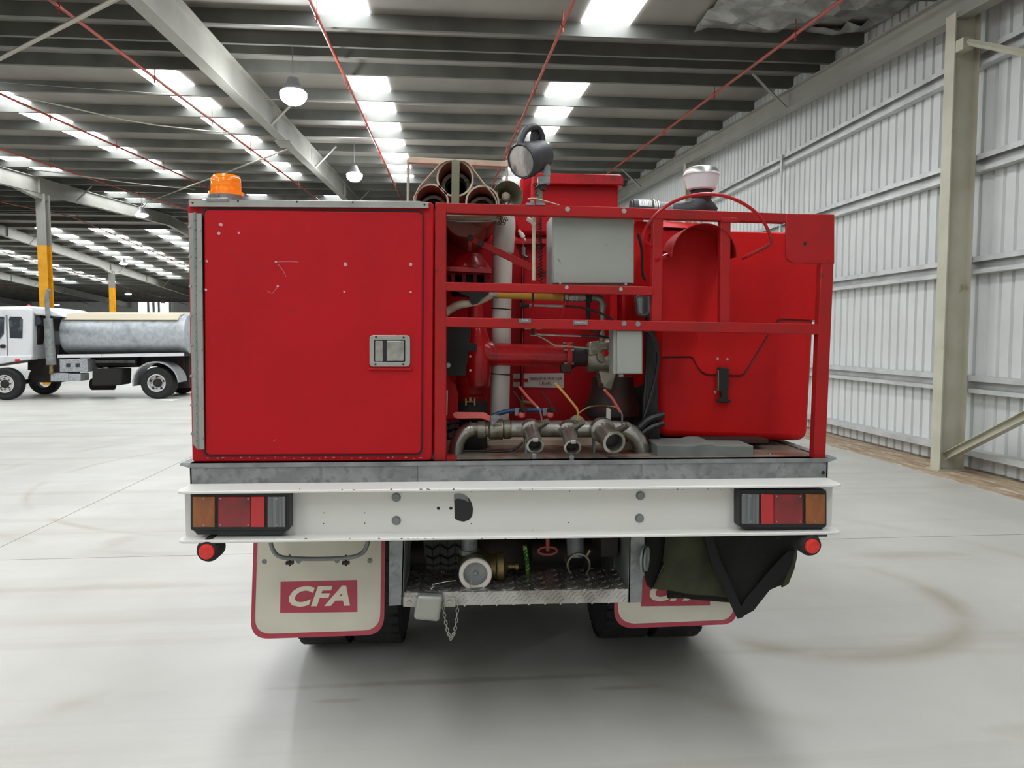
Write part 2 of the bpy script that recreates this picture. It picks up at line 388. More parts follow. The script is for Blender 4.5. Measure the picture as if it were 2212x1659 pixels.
# translucent roof sheets (day outside lights them through)
def skylight(X, ya, yb, wdt=.71):
    n = 16; v = []; f = []
    for j in range(n + 1):
        x = X - wdt / 2 + wdt * j / n; dz = -.012 - .012 * (1 + math.cos(j * math.pi / 2)) * .5
        for y in (ya, yb): v.append((x, y, roof(y) + dz))
        for y in (ya, yb): v.append((x, y, roof(y) - .004))
    for j in range(n):
        a = 4 * j; b = a + 4
        f += [(a, a + 1, b + 1, b), (a + 2, b + 2, b + 3, a + 3), (a, b, b + 2, a + 2), (a + 1, a + 3, b + 3, b + 1)]
    f += [(0, 2, 3, 1), (4 * n, 4 * n + 1, 4 * n + 3, 4 * n + 2)]
    return M().add(v, f)
slots = [(PY[i] + .07, PY[i + 1]) for i in range(len(PY) - 1)]
def slot_at(y):
    for i, (a, b) in enumerate(slots):
        if a <= y <= b: return i
    return min(range(len(slots)), key=lambda i: abs((slots[i][0] + slots[i][1]) / 2 - y))
SKY = []
near0, near1 = slot_at(14.2), slot_at(24.6)
for X in (-20.0, -16.3, -12.6, -8.87, -5.05, -1.38, 2.33):
    rng = list(range(near0, near1 + 1)) if X > -13 else list(range(near0, near1))
    if X > -9: rng += [slot_at(y_) for y_ in ((10.0,) if X > -3 else ()) + (8.2, 6.4, 4.6, 2.9, 1.1, -.6, -2.4)]
    for s in rng: SKY.append((X, s))
for X in (-12.8, -9.7, -7.42, -4.43):
    for y in (30.0, 31.8, 33.6): SKY.append((X, slot_at(y)))
for X in (-21.1, -18.4, -15.5, -11.0):
    for s in range(slot_at(42.3), slot_at(61)): SKY.append((X, s))
for X in (-41.5, -38.4, -30.6, -27.5):
    for s in range(slot_at(46), slot_at(66), 1): SKY.append((X, s))
for X, s in SKY:
    a, b = slots[s]
    ob('skylight_panel', skylight(X, a, b, .71 if a < RIDGE else 1.0), 'skylight', ceiling, smooth=False)
# torn foil near the end wall
m = M(); rnd = random.Random(3); G = []
for j in range(9):
    for i in range(13):
        x = 3.6 + i * .21; y = 9.2 + j * .2; G.append((x, y, roof(y) - .02 - .06 * rnd.random() - .05 * (math.sin(i * 1.3 + j) > .5)))
m.add(G, [(j * 13 + i, j * 13 + i + 1, j * 13 + i + 14, j * 13 + i + 13) for j in range(8) for i in range(12) if (i, j) not in ((6, 7), (7, 7), (8, 6), (9, 6), (10, 5))])
ob('torn_foil', m, 'foil_torn', ceiling, smooth=False, solid=.004)
# I sections
def ibeam(m, A, B, depth, fl, tf=.012, tw=.008, up=(0, 0, 1)):
    """A, B: centres of the bottom flange's underside; web along up"""
    A, B, up = Vector(A), Vector(B), Vector(up); d = (B - A).normalized(); s = d.cross(up).normalized(); u = s.cross(d).normalized()
    pr = [(-fl / 2, 0), (fl / 2, 0), (fl / 2, tf), (tw / 2, tf), (tw / 2, depth - tf), (fl / 2, depth - tf), (fl / 2, depth), (-fl / 2, depth), (-fl / 2, depth - tf), (-tw / 2, depth - tf), (-tw / 2, tf), (-fl / 2, tf)]
    return m.ext([A + s * a + u * b for a, b in pr], B - A)
BAYS = [-3.4, -13.2, -22.5, -32.2, -41.8]
for X in BAYS:
    m = M(); h = 3.2
    ibeam(m, (X, YN, roof(YN, h)), (X, RIDGE, roof(RIDGE, h)), .5, .19)
    ibeam(m, (X, RIDGE, roof(RIDGE, h)), (X, YF, roof(YF, h)), .5, .19)
    for y in (6, 15.5, 25.9, 34, 41, 52.9, 59, 67):       # web stiffeners
        for s in (-1, 1): m.box(X + s * .05 - .04, X + s * .05 + .04, y, y + .012, roof(y, h) + .012, roof(y, h) + .488)
    r = ob('rafter', m, 'beam', hall=True, kind='structure', smooth=False); r['label'] = 'grey painted steel rafter spanning the hall'
    cm = M().box(X - .16, X + .16, 16.4, 16.9, roof(16.6, h) - .035, roof(16.6, h) - .0)
    ob('splice_plate', cm, 'beam', r)
    for cy in (15.0, 19.9, 28.3, 33.3, 43, 54, 62):                    # fly braces from the bottom flange to a purlin
        for s in (1,):
            a = Vector((X + s * .09, cy, roof(cy, h) + .03)); b = Vector((X + s * .62, cy + .02, roof(cy, 3.78)))
            ob('fly_brace', M().tube([a, b], .028, 4), 'beam', r)
m = M(); ibeam(m, (5.93, YN, roof(YN, 3.17)), (5.93, RIDGE, roof(RIDGE, 3.17)), .33, .165); ibeam(m, (5.93, RIDGE, roof(RIDGE, 3.17)), (5.93, YF, roof(YF, 3.17)), .33, .165)
r = ob('rafter', m, 'beam', hall=True, kind='structure', smooth=False); r['label'] = 'grey painted end rafter along the clad wall'
for cy in (12.6, 22.2, 31.0):
    a = Vector((5.85, cy, roof(cy, 3.2))); b = Vector((5.25, cy, roof(cy, 3.76))); ob('fly_brace', M().tube([a, b], .03, 4), 'beam', r)
# end wall columns on the right
col0 = None
for k, y in enumerate((8.36, -1.29, 18.0, 27.6, 37.2, 46.8, 56.4)):
    m = M(); ibeam(m, (5.83, y, 0), (5.83, y, 5.3 if k == 0 else (5.5 if k == 1 else roof(y, 3.17))), .31, .17, tf=.014, up=(1, 0, 0))
    c = ob('column', m, 'column_paint', hall=True, kind='structure', smooth=False); c['label'] = 'cream painted steel column standing against the clad wall'
    ob('base_plate', M().box(5.79, 6.16, y - .12, y + .12, 0, .022), 'column_paint', c)
# inner columns, yellow below
for X in BAYS[1:]:
    for y in (26.2, 53.1):
        zt = roof(y, 3.2); m = M(); zy = 4.6 if y < 40 else 4.9
        ibeam(m, (X, y - .16, zy), (X, y - .16, zt), .32, .3, tf=.014, up=(0, 1, 0))
        c = ob('column', m, 'beam', hall=True, kind='structure', smooth=False)
        c['label'] = 'inner steel column, pale above and safety yellow below'
        ob('painted_shaft', ibeam(M(), (X, y - .16, 0), (X, y - .16, zy), .32, .3, tf=.014, up=(0, 1, 0)), 'yellow_paint', c, smooth=False, label='safety yellow lower shaft')
        ob('haunch', M().ext([(X - .08, y - 1.6, roof(y - 1.6, 3.2)), (X - .08, y, roof(y, 3.2) - .22), (X - .08, y + 1.6, roof(y + 1.6, 3.2))], (.16, 0, 0)), 'beam', c)
# right wall: cladding sheets 0.76 m wide, four ribs each
wall = ob('wall_right', M().box(XR - .0, XR + .06, YN, YF, 0, 5.2), 'cladding', hall=True, kind='structure', smooth=False, origin=(XR, 0, 0))
wall['label'] = 'ribbed pale steel end wall with horizontal girts'
def sheet_pts():
    pr = []
    for r_ in range(4):
        y = r_ * .19; pr += [(y, 0), (y + .135, 0), (y + .148, .03), (y + .177, .03)]
    pr.append((.76, 0)); return pr
SX = 6.28; n_sheet = int((YF - YN) / .76) + 1; sheet0 = None
for k in range(n_sheet):
    y = YN + .76 * k; pr = sheet_pts(); n = len(pr); zt = max(roof(y), roof(y + .76)) + .02
    if sheet0 is None:
        v = [(SX + b, y + a, z) for z in (.03, 6.0) for a, b in pr]
        sheet0 = ob('cladding_sheet', M().add(v, [(i, i + 1, n + i + 1, n + i) for i in range(n - 1)]), 'cladding', wall, smooth=False); ys = y
        sheet0.scale.z = (zt - .03) / 5.97
    else: copy_ob(sheet0, (0, y - ys, 0), wall).scale.z = (zt - .03) / 5.97
# girts from the photograph's lines
ZG = [1.14, 2.53, 3.70, 4.90, .24]
for k, z in enumerate(ZG):
    hh = .2 if k < 4 else .1
    pr = [(6.15, z), (6.275, z), (6.275, z - .2), (6.15, z - .2), (6.15, z - .15), (6.153, z - .15), (6.153, z - .197), (6.23, z - .197), (6.23, z - .003), (6.153, z - .003), (6.153, z - .062), (6.15, z - .062)] if k < 4 else [(6.12, .27), (6.28, .27), (6.28, .262), (6.13, .262), (6.13, .2), (6.12, .2)]
    m = M().ext([(a, YN, b) for a, b in pr], (0, YF - YN, 0)); ob('girt', m, 'girt', wall, smooth=False)
for y0_, z0_, z1_ in ((13.3, ZG[2], ZG[3]), (13.3, ZG[1] , ZG[2]), (22.9, ZG[2], ZG[3])):
    ob('sag_rod', M().cyl((6.12, y0_, z0_), (6.12, y0_, z1_), .022, n=8), 'girt', wall)
# braces by the right column
c = ob('wall_brace', ibeam(M(), PX(2047, 994, 5.95), PX(2047, 994, 5.95) + (PX(2240, 897, 5.95) - PX(2047, 994, 5.95)) * ((-1.25 - PX(2047, 994, 5.95).y) / (PX(2240, 897, 5.95).y - PX(2047, 994, 5.95).y)), .09, .09, tf=.008), 'column_paint', hall=True, kind='structure', smooth=False)
c['label'] = 'diagonal steel angle brace rising from the column foot'
a = PX(2088, 90, 5.9); b = PX(2230, 118, 5.9); m = M().tube([a, a + (b - a) * ((-1.25 - a.y) / (b.y - a.y))], .035, 4)
c = ob('wall_brace', m, 'column_paint', hall=True, kind='structure', smooth=False); c['label'] = 'upper steel brace meeting the column near its head'
ob('cleat', M().box(5.84, 5.96, a.y - .03, a.y + .28, a.z - .09, a.z + .04), 'column_paint', c)
# far wall, left wall
fw = ob('wall_far', M().ext([(XL, YF, 0), (XR, YF, 0), (XR, YF, roof(YF)), (XL, YF, roof(YF))], (0, .1, 0)), 'cladding', hall=True, kind='structure', smooth=False)
fw['label'] = 'distant pale clad wall at the hall end'
lw = ob('wall_left', M().ext([(XL, YN, 0), (XL, YF, 0), (XL, YF, roof(YF)), (XL, RIDGE, roof(RIDGE)), (XL, YN, roof(YN))], (-.1, 0, 0)), 'cladding', hall=True, kind='structure', smooth=False)
lw['label'] = 'distant clad side wall'
a, b = PH(296, 652, YF - .05), PH(368, 676, YF - .05)
d = ob('window_1', M().box(a.x, b.x, YF - .06, YF, b.z - 2.4, a.z), 'door_lit', hall=True, kind='structure', smooth=False)
d['label'] = 'bright translucent band high in the far wall'
m = M()
for t in (0, .34, .5, .66, 1): x = a.x + (b.x - a.x) * t; m.box(x - .12, x + .12, YF - .12, YF - .06, b.z - 2.4, a.z + .1)
m.box(a.x - .1, b.x + .1, YF - .12, YF - .06, a.z, a.z + .25)
ob('window_frame', m, 'girt', d)
# sprinkler pipes
for X in (4.8, 1.58, -1.63, -4.8, -8.0, -11.1, -17.6, -26.5, -36):
    m = M(); h = 3.56; m.tube([(X, YN, roof(YN, h)), (X, RIDGE, roof(RIDGE, h)), (X, YF - .2, roof(YF - .2, h))], .024, 8)
    y = -2.3
    while y < 60:
        z = roof(y, h); m.cyl((X, y, z), (X, y, z - .09), .012, n=6); m.cyl((X, y - .04, z), (X, y + .04, z), .034, n=8); m.cyl((X, y, z), (X, y, z + .2), .008, n=5); y += 3.1
    p = ob('sprinkler_pipe', m, 'pipe_sprinkler', hall=True, kind='structure'); p['label'] = 'thin red sprinkler pipe hung under the roof purlins'
# rods and cables in the roof plane
def rod(pts, h, r=.014, nm='tie_rod', lab=None):
    q = [PR(a, b, h) for a, b in pts]; x = ob(nm, M().tube(q, r, 6, smooth=1), 'rod', hall=True, kind='structure'); x['label'] = lab; return x
rod([(262, -8), (-30, 142)], 3.45, .03, lab='straight steel tie rod crossing the roof at upper left')
rod([(30, 205), (150, 232), (300, 266), (430, 281), (600, 298)], 3.5, .013, 'cable', 'slack pale cable running under the roof')
rod([(625, 321), (330, 432)], 3.4, .02, lab='straight steel tie rod below the big rafter')
rod([(60, 365), (160, 378), (300, 398), (420, 409)], 3.45, .015, 'cable', 'slack cable under the far roof')
rod([(0, 178), (520, 214), (1100, 233)], 3.62, .004, 'cable', 'thin wire along a purlin')
# high bay lamps
LS = []
def bay_lamp(X, Y, lit, lab, grp=None, big=False):
    z = roof(Y, 3.12)
    t = thing('high_bay_lamp', lab, 'lamp', (X, Y, z), grp, hall=True)
    ob('lamp_housing', M().lathe((X, Y, z - .02), (0, 0, 1), [(0, .17), (.05, .15), (.12, .1), (.2, .08), (.22, .03)], 20), 'lamp_body', t)
    ob('lamp_disc', M().lathe((X, Y, z - .07), (0, 0, 1), [(-.15, .04), (-.14, .1), (-.1, .16), (-.04, .2), (.03, .205), (.06, .17)], 24), 'lamp_lit', t, label='glowing round diffuser, deepened to stand for glare')  # bowl deepened so that its shape carries the lamp's glare
    ob('cord', M().cyl((X, Y, z + .24), (X, Y, roof(Y, 3.9)), .008, n=6), 'lamp_body', t)
    if lit:
        l = bpy.data.lights.new('bay_light', 'POINT'); l.energy = lit; l.shadow_soft_size = .17; l.color = (.95, .98, 1)
        lo = bpy.data.objects.new('bay_light', l); COL.objects.link(lo); lo.parent = t; lo.location = (0, 0, -.42)
bay_lamp(-2.32, 12.05, LAMP_WATTS, 'glaring high bay lamp nearest the big left rafter')
bay_lamp(-2.33, 20.0, LAMP_WATTS, 'second glowing high bay lamp, hung just right of the big rafter')
bay_lamp(-12.0, 12.05, LAMP_WATTS, 'unseen high bay lamp added beyond the left edge as a light source')  # added out of view for its light
bay_lamp(-6.0, -2.5, LAMP_WATTS * .5, 'unseen high bay lamp added behind the camera as a light source')  # added out of view to brighten the truck's rear
for px, py, Y, lab in ((306, 464, 31.7, 'high bay lamp glowing against the second rafter'), (267, 569, 50, 'small far high bay lamp among bright roof ribbons'),
                       (277, 635, 66.2, 'far high bay lamp right of the second yellow column'), (352, 656, 73.6, 'farthest high bay lamp over the bright wall band'), (122, 658, 74.5, 'far high bay lamp beside the near yellow column')):
    q = PH(px, py, Y); z = q.z
    t = thing('high_bay_lamp', lab, 'lamp', (q.x, Y, z), None, hall=True)
    ob('lamp_housing', M().lathe((q.x, Y, z), (0, 0, 1), [(0, .22), (.06, .22), (.16, .12), (.3, .1)], 14), 'lamp_body', t)
    ob('lamp_disc', M().lathe((q.x, Y, z - .08), (0, 0, 1), [(0, .15), (.04, .24), (.08, .25)], 16), 'lamp_lit', t)
    ob('cord', M().cyl((q.x, Y, z + .28), (q.x, Y, roof(Y, 3.9)), .01, n=5), 'lamp_body', t)
# ============================================================ FIRE TRUCK (world coordinates, rear towards the camera)
T = thing('fire_truck', 'red and white fire truck seen from behind with locker, pump and hose fittings', 'truck', (0.1, 4.6, 0))
def S(Y): return Y / F                      # metres per pixel at depth Y
def bolt(p, r, parent, m='steel', h=.006, name='bolt', n=6, lab=None):
    p = Vector(p); mb = M().lathe(p, (0, -1, 0), [(-.002, r * 1.25), (h * .3, r * 1.25), (h * .3, r), (h, r * .95)], n if n > 6 else 12)
    return ob(name, mb, m, parent, label=lab)
BOLT = {}
def bolts(pts, Y, r, parent, m='steel', name='bolt', h=.006):
    for a, b in pts:
        k = (r, m, name, h)
        if k in BOLT:
            src, o = BOLT[k]; q = P(a, b, Y); copy_ob(src, q - o, parent)
        else:
            q = P(a, b, Y); BOLT[k] = (bolt(q, r, parent, m, h, name), q)
# ---- locker
YL = 2.80
L_ = ob('locker', M().px(quadround([(405, 430), (937, 437), (933, 995), (415, 998)], 10), YL, 4.5), 'red', T, bev=.004)
door = ob('door', M().px(quadround([(440, 452), (914, 458), (910, 981), (443, 984)], 14), YL - .012, YL + .02), 'red', L_, bev=.005)
g1 = quadround([(436, 449), (917, 455), (913, 984), (439, 987)], 15); g2 = quadround([(440, 452), (914, 458), (910, 981), (443, 984)], 14)
ob('door_seal', M().ringpx(g1, g2, YL - .002, YL + .01), 'black', L_)
ob('top_trim', M().px([(407, 431), (409, 446), (926, 449), (926, 437), (905, 434)], YL - .014, YL + .03), 'alu', L_, bev=.002)
ob('trim_lip', M().px([(409, 442), (409, 446), (926, 449), (926, 445)], YL - .019, YL - .01), 'alu', L_)
bolts([(416, 438), (514, 434), (641, 436), (762, 437), (917, 442)], YL - .0145, .0028, L_, 'dark_iron', 'screw', .002)
h1 = ob('hinge', M().px([(407, 460), (417, 960), (425, 970), (424, 460)], YL - .008, YL), 'galv_smooth', L_, bev=.001)
ob('hinge_leaf', M().px([(424, 461), (427, 971), (441, 971), (435, 461)], YL - .02, YL - .012), 'galv_smooth', L_, bev=.001)
a, b = P(421, 458, YL - .016), P(429, 972, YL - .016)
for k in range(26):
    ob('hinge_knuckle', M().cyl(a + (b - a) * (k / 26 + .002), a + (b - a) * ((k + .9) / 26), .006, n=10), 'galv_dark', L_) if k == 0 else None
    if k == 0: ORGK = 1; kn = [c for c in L_.children if c.name.startswith('hinge_knuckle')][0]
    else: copy_ob(kn, (b - a) * (k / 26), L_)
bolts([(409 + (y - 460) * .012, y) for y in (490, 554, 618, 683, 746, 812, 875, 937)], YL - .0085, .0045, L_, 'alu', 'rivet', .003)
bolts([(432 + (y - 460) * .010, y) for y in (496, 561, 626, 690, 754, 818, 882, 946)], YL - .0205, .0045, L_, 'alu', 'rivet', .003)
# latch
lo = rrect(798, 724, 886, 792, 8); li = rrect(808, 734, 875, 782, 3)
lt = ob('latch', M().ringpx(lo, li, YL - .018, YL - .011), 'alu', L_, bev=.0012)
ob('latch_dish', M().pbox(807, 733, 876, 783, YL - .013, YL - .0125), 'black', L_)
ob('latch_plate', M().px(rrect(810, 736, 827, 781, 2), YL - .0155, YL - .012), 'steel', L_, bev=.001)
ob('latch_paddle', M().px(rrect(835, 736, 873, 780, 2), YL - .021, YL - .012), 'steel', L_, bev=.002)
bolts([(812, 728), (872, 729), (811, 787), (871, 787)], YL - .0185, .003, L_, 'dark_iron', 'screw', .002)
ob('drip_lip', M().px([(795, 796), (797, 799), (888, 800), (891, 796)], YL - .02, YL - .011), 'red', L_, bev=.001)
for i, (a, b, r) in enumerate([(477, 485, 3.6), (473, 504, 3.4), (516, 503, 2.4), (447, 564, 2.6), (445, 626, 2.8), (596, 566, 2.2), (746, 571, 4), (887, 571, 3.8), (744, 630, 2.6), (887, 631, 2.6), (600, 618, 2.4)]):
    q = P(a, b, YL - .0122); r2 = r * S(YL); rr = random.Random(i)
    pts = [(q.x + r2 * (.75 + .5 * rr.random()) * math.cos(t), q.y, q.z + r2 * (.75 + .5 * rr.random()) * math.sin(t)) for t in [k * math.pi / 5 for k in range(10)]]
    ob('filler_spot', M().ext(pts, (0, -.0012, 0)), 'scar', L_, smooth=False)
for pts in ([(596, 566), (620, 565), (645, 566)], [(600, 570), (612, 585), (618, 598)], [(576, 628), (588, 634), (600, 620)], [(590, 953), (596, 949)]):
    ob('scratch', M().tube([P(a, b, YL - .0121) for a, b in pts], .0006, 5), 'scar', L_)
# chipped paint along the bottom
rr = random.Random(5)
m = M()
for k in range(26):
    x = 440 + k * 18.5 + rr.random() * 8; y = 987 + rr.random() * 3; wd = 2 + rr.random() * 7
    m.px([(x, y), (x + wd * .5, y + 1.6), (x + wd, y + .4), (x + wd * .5, y - .8)], YL - .0008, YL)
ob('paint_chip', m, 'scar', L_, kind='stuff', smooth=False)
# small plate on top trim
pl = ob('label_plate', M().pbox(445, 427, 492, 434, YL - .02, YL - .014), 'alu', L_, bev=.001)
text('lettering', 'LOW TANK WATER', P(468, 430.6, YL - .0205), .0052, 'tag_grey', L_, .0004, wx=1.1)
# beacon
bq = P(489, 425, 2.98); B = ob('beacon', M().lathe((bq.x, 2.98, P(0, 431, 2.9).z), (0, 0, 1), [(0, .062), (.004, .065), (.034, .066), (.036, .06)], 32), 'galv', T, label='grey base of the beacon')
z0 = P(0, 431, 2.9).z + .034
ob('beacon_lens', M().lathe((bq.x, 2.98, z0), (0, 0, 1), [(0, .066), (.014, .066), (.016, .056), (.032, .0555), (.034, .0565), (.052, .0545), (.053, .0555), (.058, .0545), (.059, .0555), (.064, .054), (.065, .055), (.071, .053), (.078, .046), (.081, .03)], 36), 'amber', B, label='amber lens')
ob('beacon_plate', M().box(bq.x - .04, bq.x - .006, 2.908, 2.916, z0 - .026, z0 - .006), 'lens_clear', B)
# ---- open frame to the right
YF_ = 2.80; W_ = .04
Fr = ob('rear_frame', M().px([(940, 437), (938, 996), (964, 996), (964, 460), (966, 438)], YF_, YF_ + W_), 'red_frame', T, bev=.003)
def bar(name, pts, Y0=YF_, Y1=YF_ + W_, m_='red_frame', bv=.003): return ob(name, M().px(pts, Y0, Y1), m_, Fr, bev=bv)
bar('top_bar', [(962, 438), (962, 460), (1400, 472), (1700, 481), (1700, 461), (1330, 447)], YF_ + .002)
bar('middle_bar', [(962, 609), (962, 628), (1412, 638), (1412, 619)])
bar('lower_bar', [(962, 685), (962, 706), (1770, 723), (1770, 700)])
bar('upright', [(1411, 470), (1408, 694), (1430, 694), (1433, 471)], YF_ + .004)
bar('upright', [(1557, 476), (1556, 697), (1577, 697), (1579, 476)], YF_ + .004)
bar('upright', [(1774, 568), (1757, 994), (1783, 995), (1802, 560)], YF_)
bar('corner_plate', quadround([(1698, 461), (1698, 568), (1776, 569), (1803, 600), (1803, 462)], 8)[0:0] or [(1698, 461), (1698, 553), (1703, 563), (1713, 568), (1803, 570), (1803, 463)], YF_ - .001, YF_ + .012)
bar('gusset', [(1560, 470), (1557, 480), (1592, 481), (1600, 478), (1592, 470)], YF_ + .001, YF_ + .01)
bar('foot_plate', [(958, 986), (950, 996), (986, 996), (984, 990)], YF_ + .005, YF_ + .09, bv=.001)
bar('foot_plate', [(1722, 990), (1722, 995), (1785, 996), (1785, 990)], YF_ + .005, YF_ + .06, bv=.001)
bolts([(1226, 452), (1348, 456), (1224, 621), (1341, 625)], YF_ + .002, .0075, Fr, 'alu', 'rivet_head', .004)
bolts([(1348, 699), (1378, 700)], YF_ , .008, Fr, 'galv_dark', 'rivet_head', .004)
bolts([(1739, 526)], YF_ - .001, .006, Fr, 'dark_iron', 'bolt_hole', .001)
for s, (x0, y0, x1, y1) in (('STOP', (1121, 688, 1147, 697)), ('THROTTLE', (1238, 692, 1270, 702))):
    pl = ob('name_tag', M().pbox(x0, y0, x1, y1, YF_ - .003, YF_), 'tag_grey', Fr, bev=.0006)
    text('lettering', s, P((x0 + x1) / 2, (y0 + y1) / 2, YF_ - .0035), .0062, 'tag_text', Fr, .0004, wx=.95)
# back half of the frame, going forward along the truck
for (a, b) in ((1792, 470), (1786, 700)):
    q = P(a, b, YF_ + .03); ob('side_rail', M().box(q.x - .02, q.x + .02, YF_ + .03, 4.4, q.z - .02, q.z + .02), 'red_frame', Fr, bev=.003) if a == 0 else None
# deck tray
YD = 2.78; zd = P(1000, 998, YD).z; xl, xr = P(410, 1020, YD).x, P(1788, 1020, YD).x; zb = P(1000, 1044, YD).z
print('deck z', zd, zb, xl, xr)
D = ob('tray_deck', M().box(xl, xr, YD, 5.0, zd - .008, zd), 'deck', T, label='stained alloy deck plate')
for a, b, x0, x1 in (('tray_coaming', 0, xl, P(903, 1020, YD).x - .001), ('tray_coaming', 0, P(903, 1020, YD).x, xr)):
    ob(a, M().ext([(x0, YD, zb), (x0, YD, zd), (x0, YD + .06, zd), (x0, YD + .06, zd - .006), (x0, YD + .005, zd - .006), (x0, YD + .005, zb + .006), (x0, YD + .06, zb + .006), (x0, YD + .06, zb)], (x1 - x0, 0, 0)), 'galv', D, bev=.001)
ob('tray_lip', M().ext([(xl - .034, YD, zd + .0005), (xl - .034, YD - .004, zd - .003), (xl, YD - .004, zd - .012), (xl, YD - .004, zd + .0035), (xr, YD - .004, zd + .0035), (xr, YD - .004, zd - .012), (xr + .034, YD - .004, zd - .003), (xr + .034, YD, zd + .0005)], (0, .004, 0)), 'galv_dark', D, smooth=False)
for x0, s in ((xl, -1), (xr, 1)):
    ob('side_coaming', M().box(min(x0, x0 - s * .006), max(x0, x0 - s * .006), YD, 5.0, zb, zd), 'galv', D)
    ob('side_lip', M().box(min(x0, x0 + s * .034), max(x0, x0 + s * .034), YD, 5.0, zd - .001, zd + .004), 'galv_dark', D)
bolts([(1778, 1021)], YD, .006, D, 'black', 'bolt_hole', .001)
for a, b in ((1690, 992), (1748, 985), (1664, 981), (1726, 970)):
    q = PZ(a, b, zd); ob('deck_bolt', M().lathe(q, (0, 0, 1), [(0, .008), (.004, .007)], 10), 'steel', D)
# bumper: white channel, open to the rear
YW, YE = 2.72, 2.645; zt = P(1100, 1054, YE).z; zbm = P(1100, 1165, YE).z; bx0, bx1 = P(400, 1110, YW).x, P(1797, 1110, YW).x
Bp = ob('bumper', M().box(bx0, bx1, YW, YW + .006, zbm + .003, zt - .003), 'white', T)
def flange(z0, z1, nm):
    r = .03; pts = []
    for cx, a0 in ((bx1, 0), (bx0, 180)):
        pass
    X0, X1 = bx0 - .005, bx1 + .005; n = 6
    pts = [(X0, YW + .06, z0), (X0, YE + r, z0)] + [(X0 + r - r * math.cos(t * math.pi / 2 / n), YE + r - r * math.sin(t * math.pi / 2 / n), z0) for t in range(1, n + 1)]
    pts += [(X1 - r + r * math.sin(t * math.pi / 2 / n), YE + r - r * math.cos(t * math.pi / 2 / n), z0) for t in range(0, n + 1)] + [(X1, YW + .06, z0)]
    return ob(nm, M().ext(pts, (0, 0, z1 - z0)), 'white', Bp, bev=.003)
flange(zt - .011, zt, 'top_flange'); flange(zbm, zbm + .011, 'bottom_flange')
bolts([(856, 1074), (856, 1124), (1383, 1070), (1381, 1119)], YW, .0135, Bp, 'galv', 'flange_bolt', .009)
bolts([(947, 1098), (974, 1098)], YW, .005, Bp, 'black', 'drill_hole', .0006)
bolts([(1019, 1062), (1230, 1061), (1228, 1129), (1018, 1131), (700, 1108), (699, 1131), (788, 1108), (788, 1130)], YW, .0017, Bp, 'dark_iron', 'drill_hole', .0005)
hole = [(981, 1072), (990, 1069), (1004, 1070), (1013, 1077), (1019, 1087), (1022, 1100), (1020, 1115), (1013, 1123), (1002, 1127), (991, 1125), (982, 1120)]
ob('cutout', M().px(hole, YW - .0015, YW), 'black', Bp, smooth=False, label='ragged dark cut-out hole')
ob('cutout_edge', M().px([(981, 1068), (981, 1080), (989, 1077), (1001, 1079), (1013, 1085), (1010, 1075), (1000, 1068), (990, 1066)], YW - .004, YW - .0015), 'galv_dark', Bp, smooth=False)
rr = random.Random(11); m = M()
for k in range(44):
    x = 640 + rr.random() * 1140 if k > 12 else 640 + rr.random() * 400; top = rr.random() < .6
    y = 1056 + rr.random() * 2.5 if top else 1163; wd = 1 + rr.random() * 7
    m.px([(x, y), (x + wd * .4, y + 1), (x + wd, y + .3), (x + wd * .5, y - .6)], YE - .0006, YE + .001)
ob('paint_chip', m, 'dark_iron', Bp, kind='stuff', smooth=False)
# tail lamps
YT = 2.665
def tail(x0, x1, y0, y1, segs, left):
    base = quadround([(x0, y0), (x1, y0), (x1, y1), (x0, y1)], 8)
    t = ob('tail_lamp', M().px(base, YT, YW), 'black', T, bev=.003, label='black-bodied combination tail lamp')
    for nm, mt, a, b in segs:
        ob(nm, M().px(quadround([(a, y0 + 11), (b, y0 + 11), (b, y1 - 8), (a, y1 - 8)], 2), YT - .008, YT + .002), mt, t, bev=.002)
    sc = [((a + b) / 2, y) for nm, mt, a, b in segs if b - a < 60 and 'bright' not in nm and nm != 'brake_lens' for y in (y0 + 15, y1 - 13)]
    sc += [(x, y) for nm, mt, a, b in segs if nm == 'brake_lens' for x in ((a + 5), (b - 5 )) for y in (y0 + 15, y1 - 13)]
    bolts(sc, YT - .008, .0022, t, 'alu', 'screw', .0015)
    ob('lamp_bracket', M().px([(x0 + 8, y1), (x1 - 8, y1), (x1 - 14, y1 + 8), (x0 + 16, y1 + 8)], YT + .02, YW), 'grey_plastic', t)
    return t
tl = tail(411, 625, 1062, 1147, [('amber_lens', 'lens_amber', 416, 464), ('brake_lens', 'lens_red', 471, 541), ('bright_lens', 'lens_red_bright', 541.5, 571), ('clear_lens', 'lens_clear', 578, 616)], 1)
tr = tail(1596, 1786, 1057, 1140, [('clear_lens', 'lens_clear', 1603, 1640), ('bright_lens', 'lens_red_bright', 1645, 1672), ('brake_lens', 'lens_red', 1672.5, 1734), ('amber_lens', 'lens_amber', 1741, 1783)], 0)
for t in (tl, tr):
    for c in t.children:
        n0 = c.name.split('.')[0]
        if n0 == 'amber_lens': c['label'] = 'amber indicator lens'
        elif n0 == 'clear_lens': c['label'] = 'ribbed clear reversing lens'
        elif n0 == 'brake_lens': c['label'] = 'dark red brake lens'
        elif n0 == 'bright_lens': c['label'] = 'bright red reflector strip'
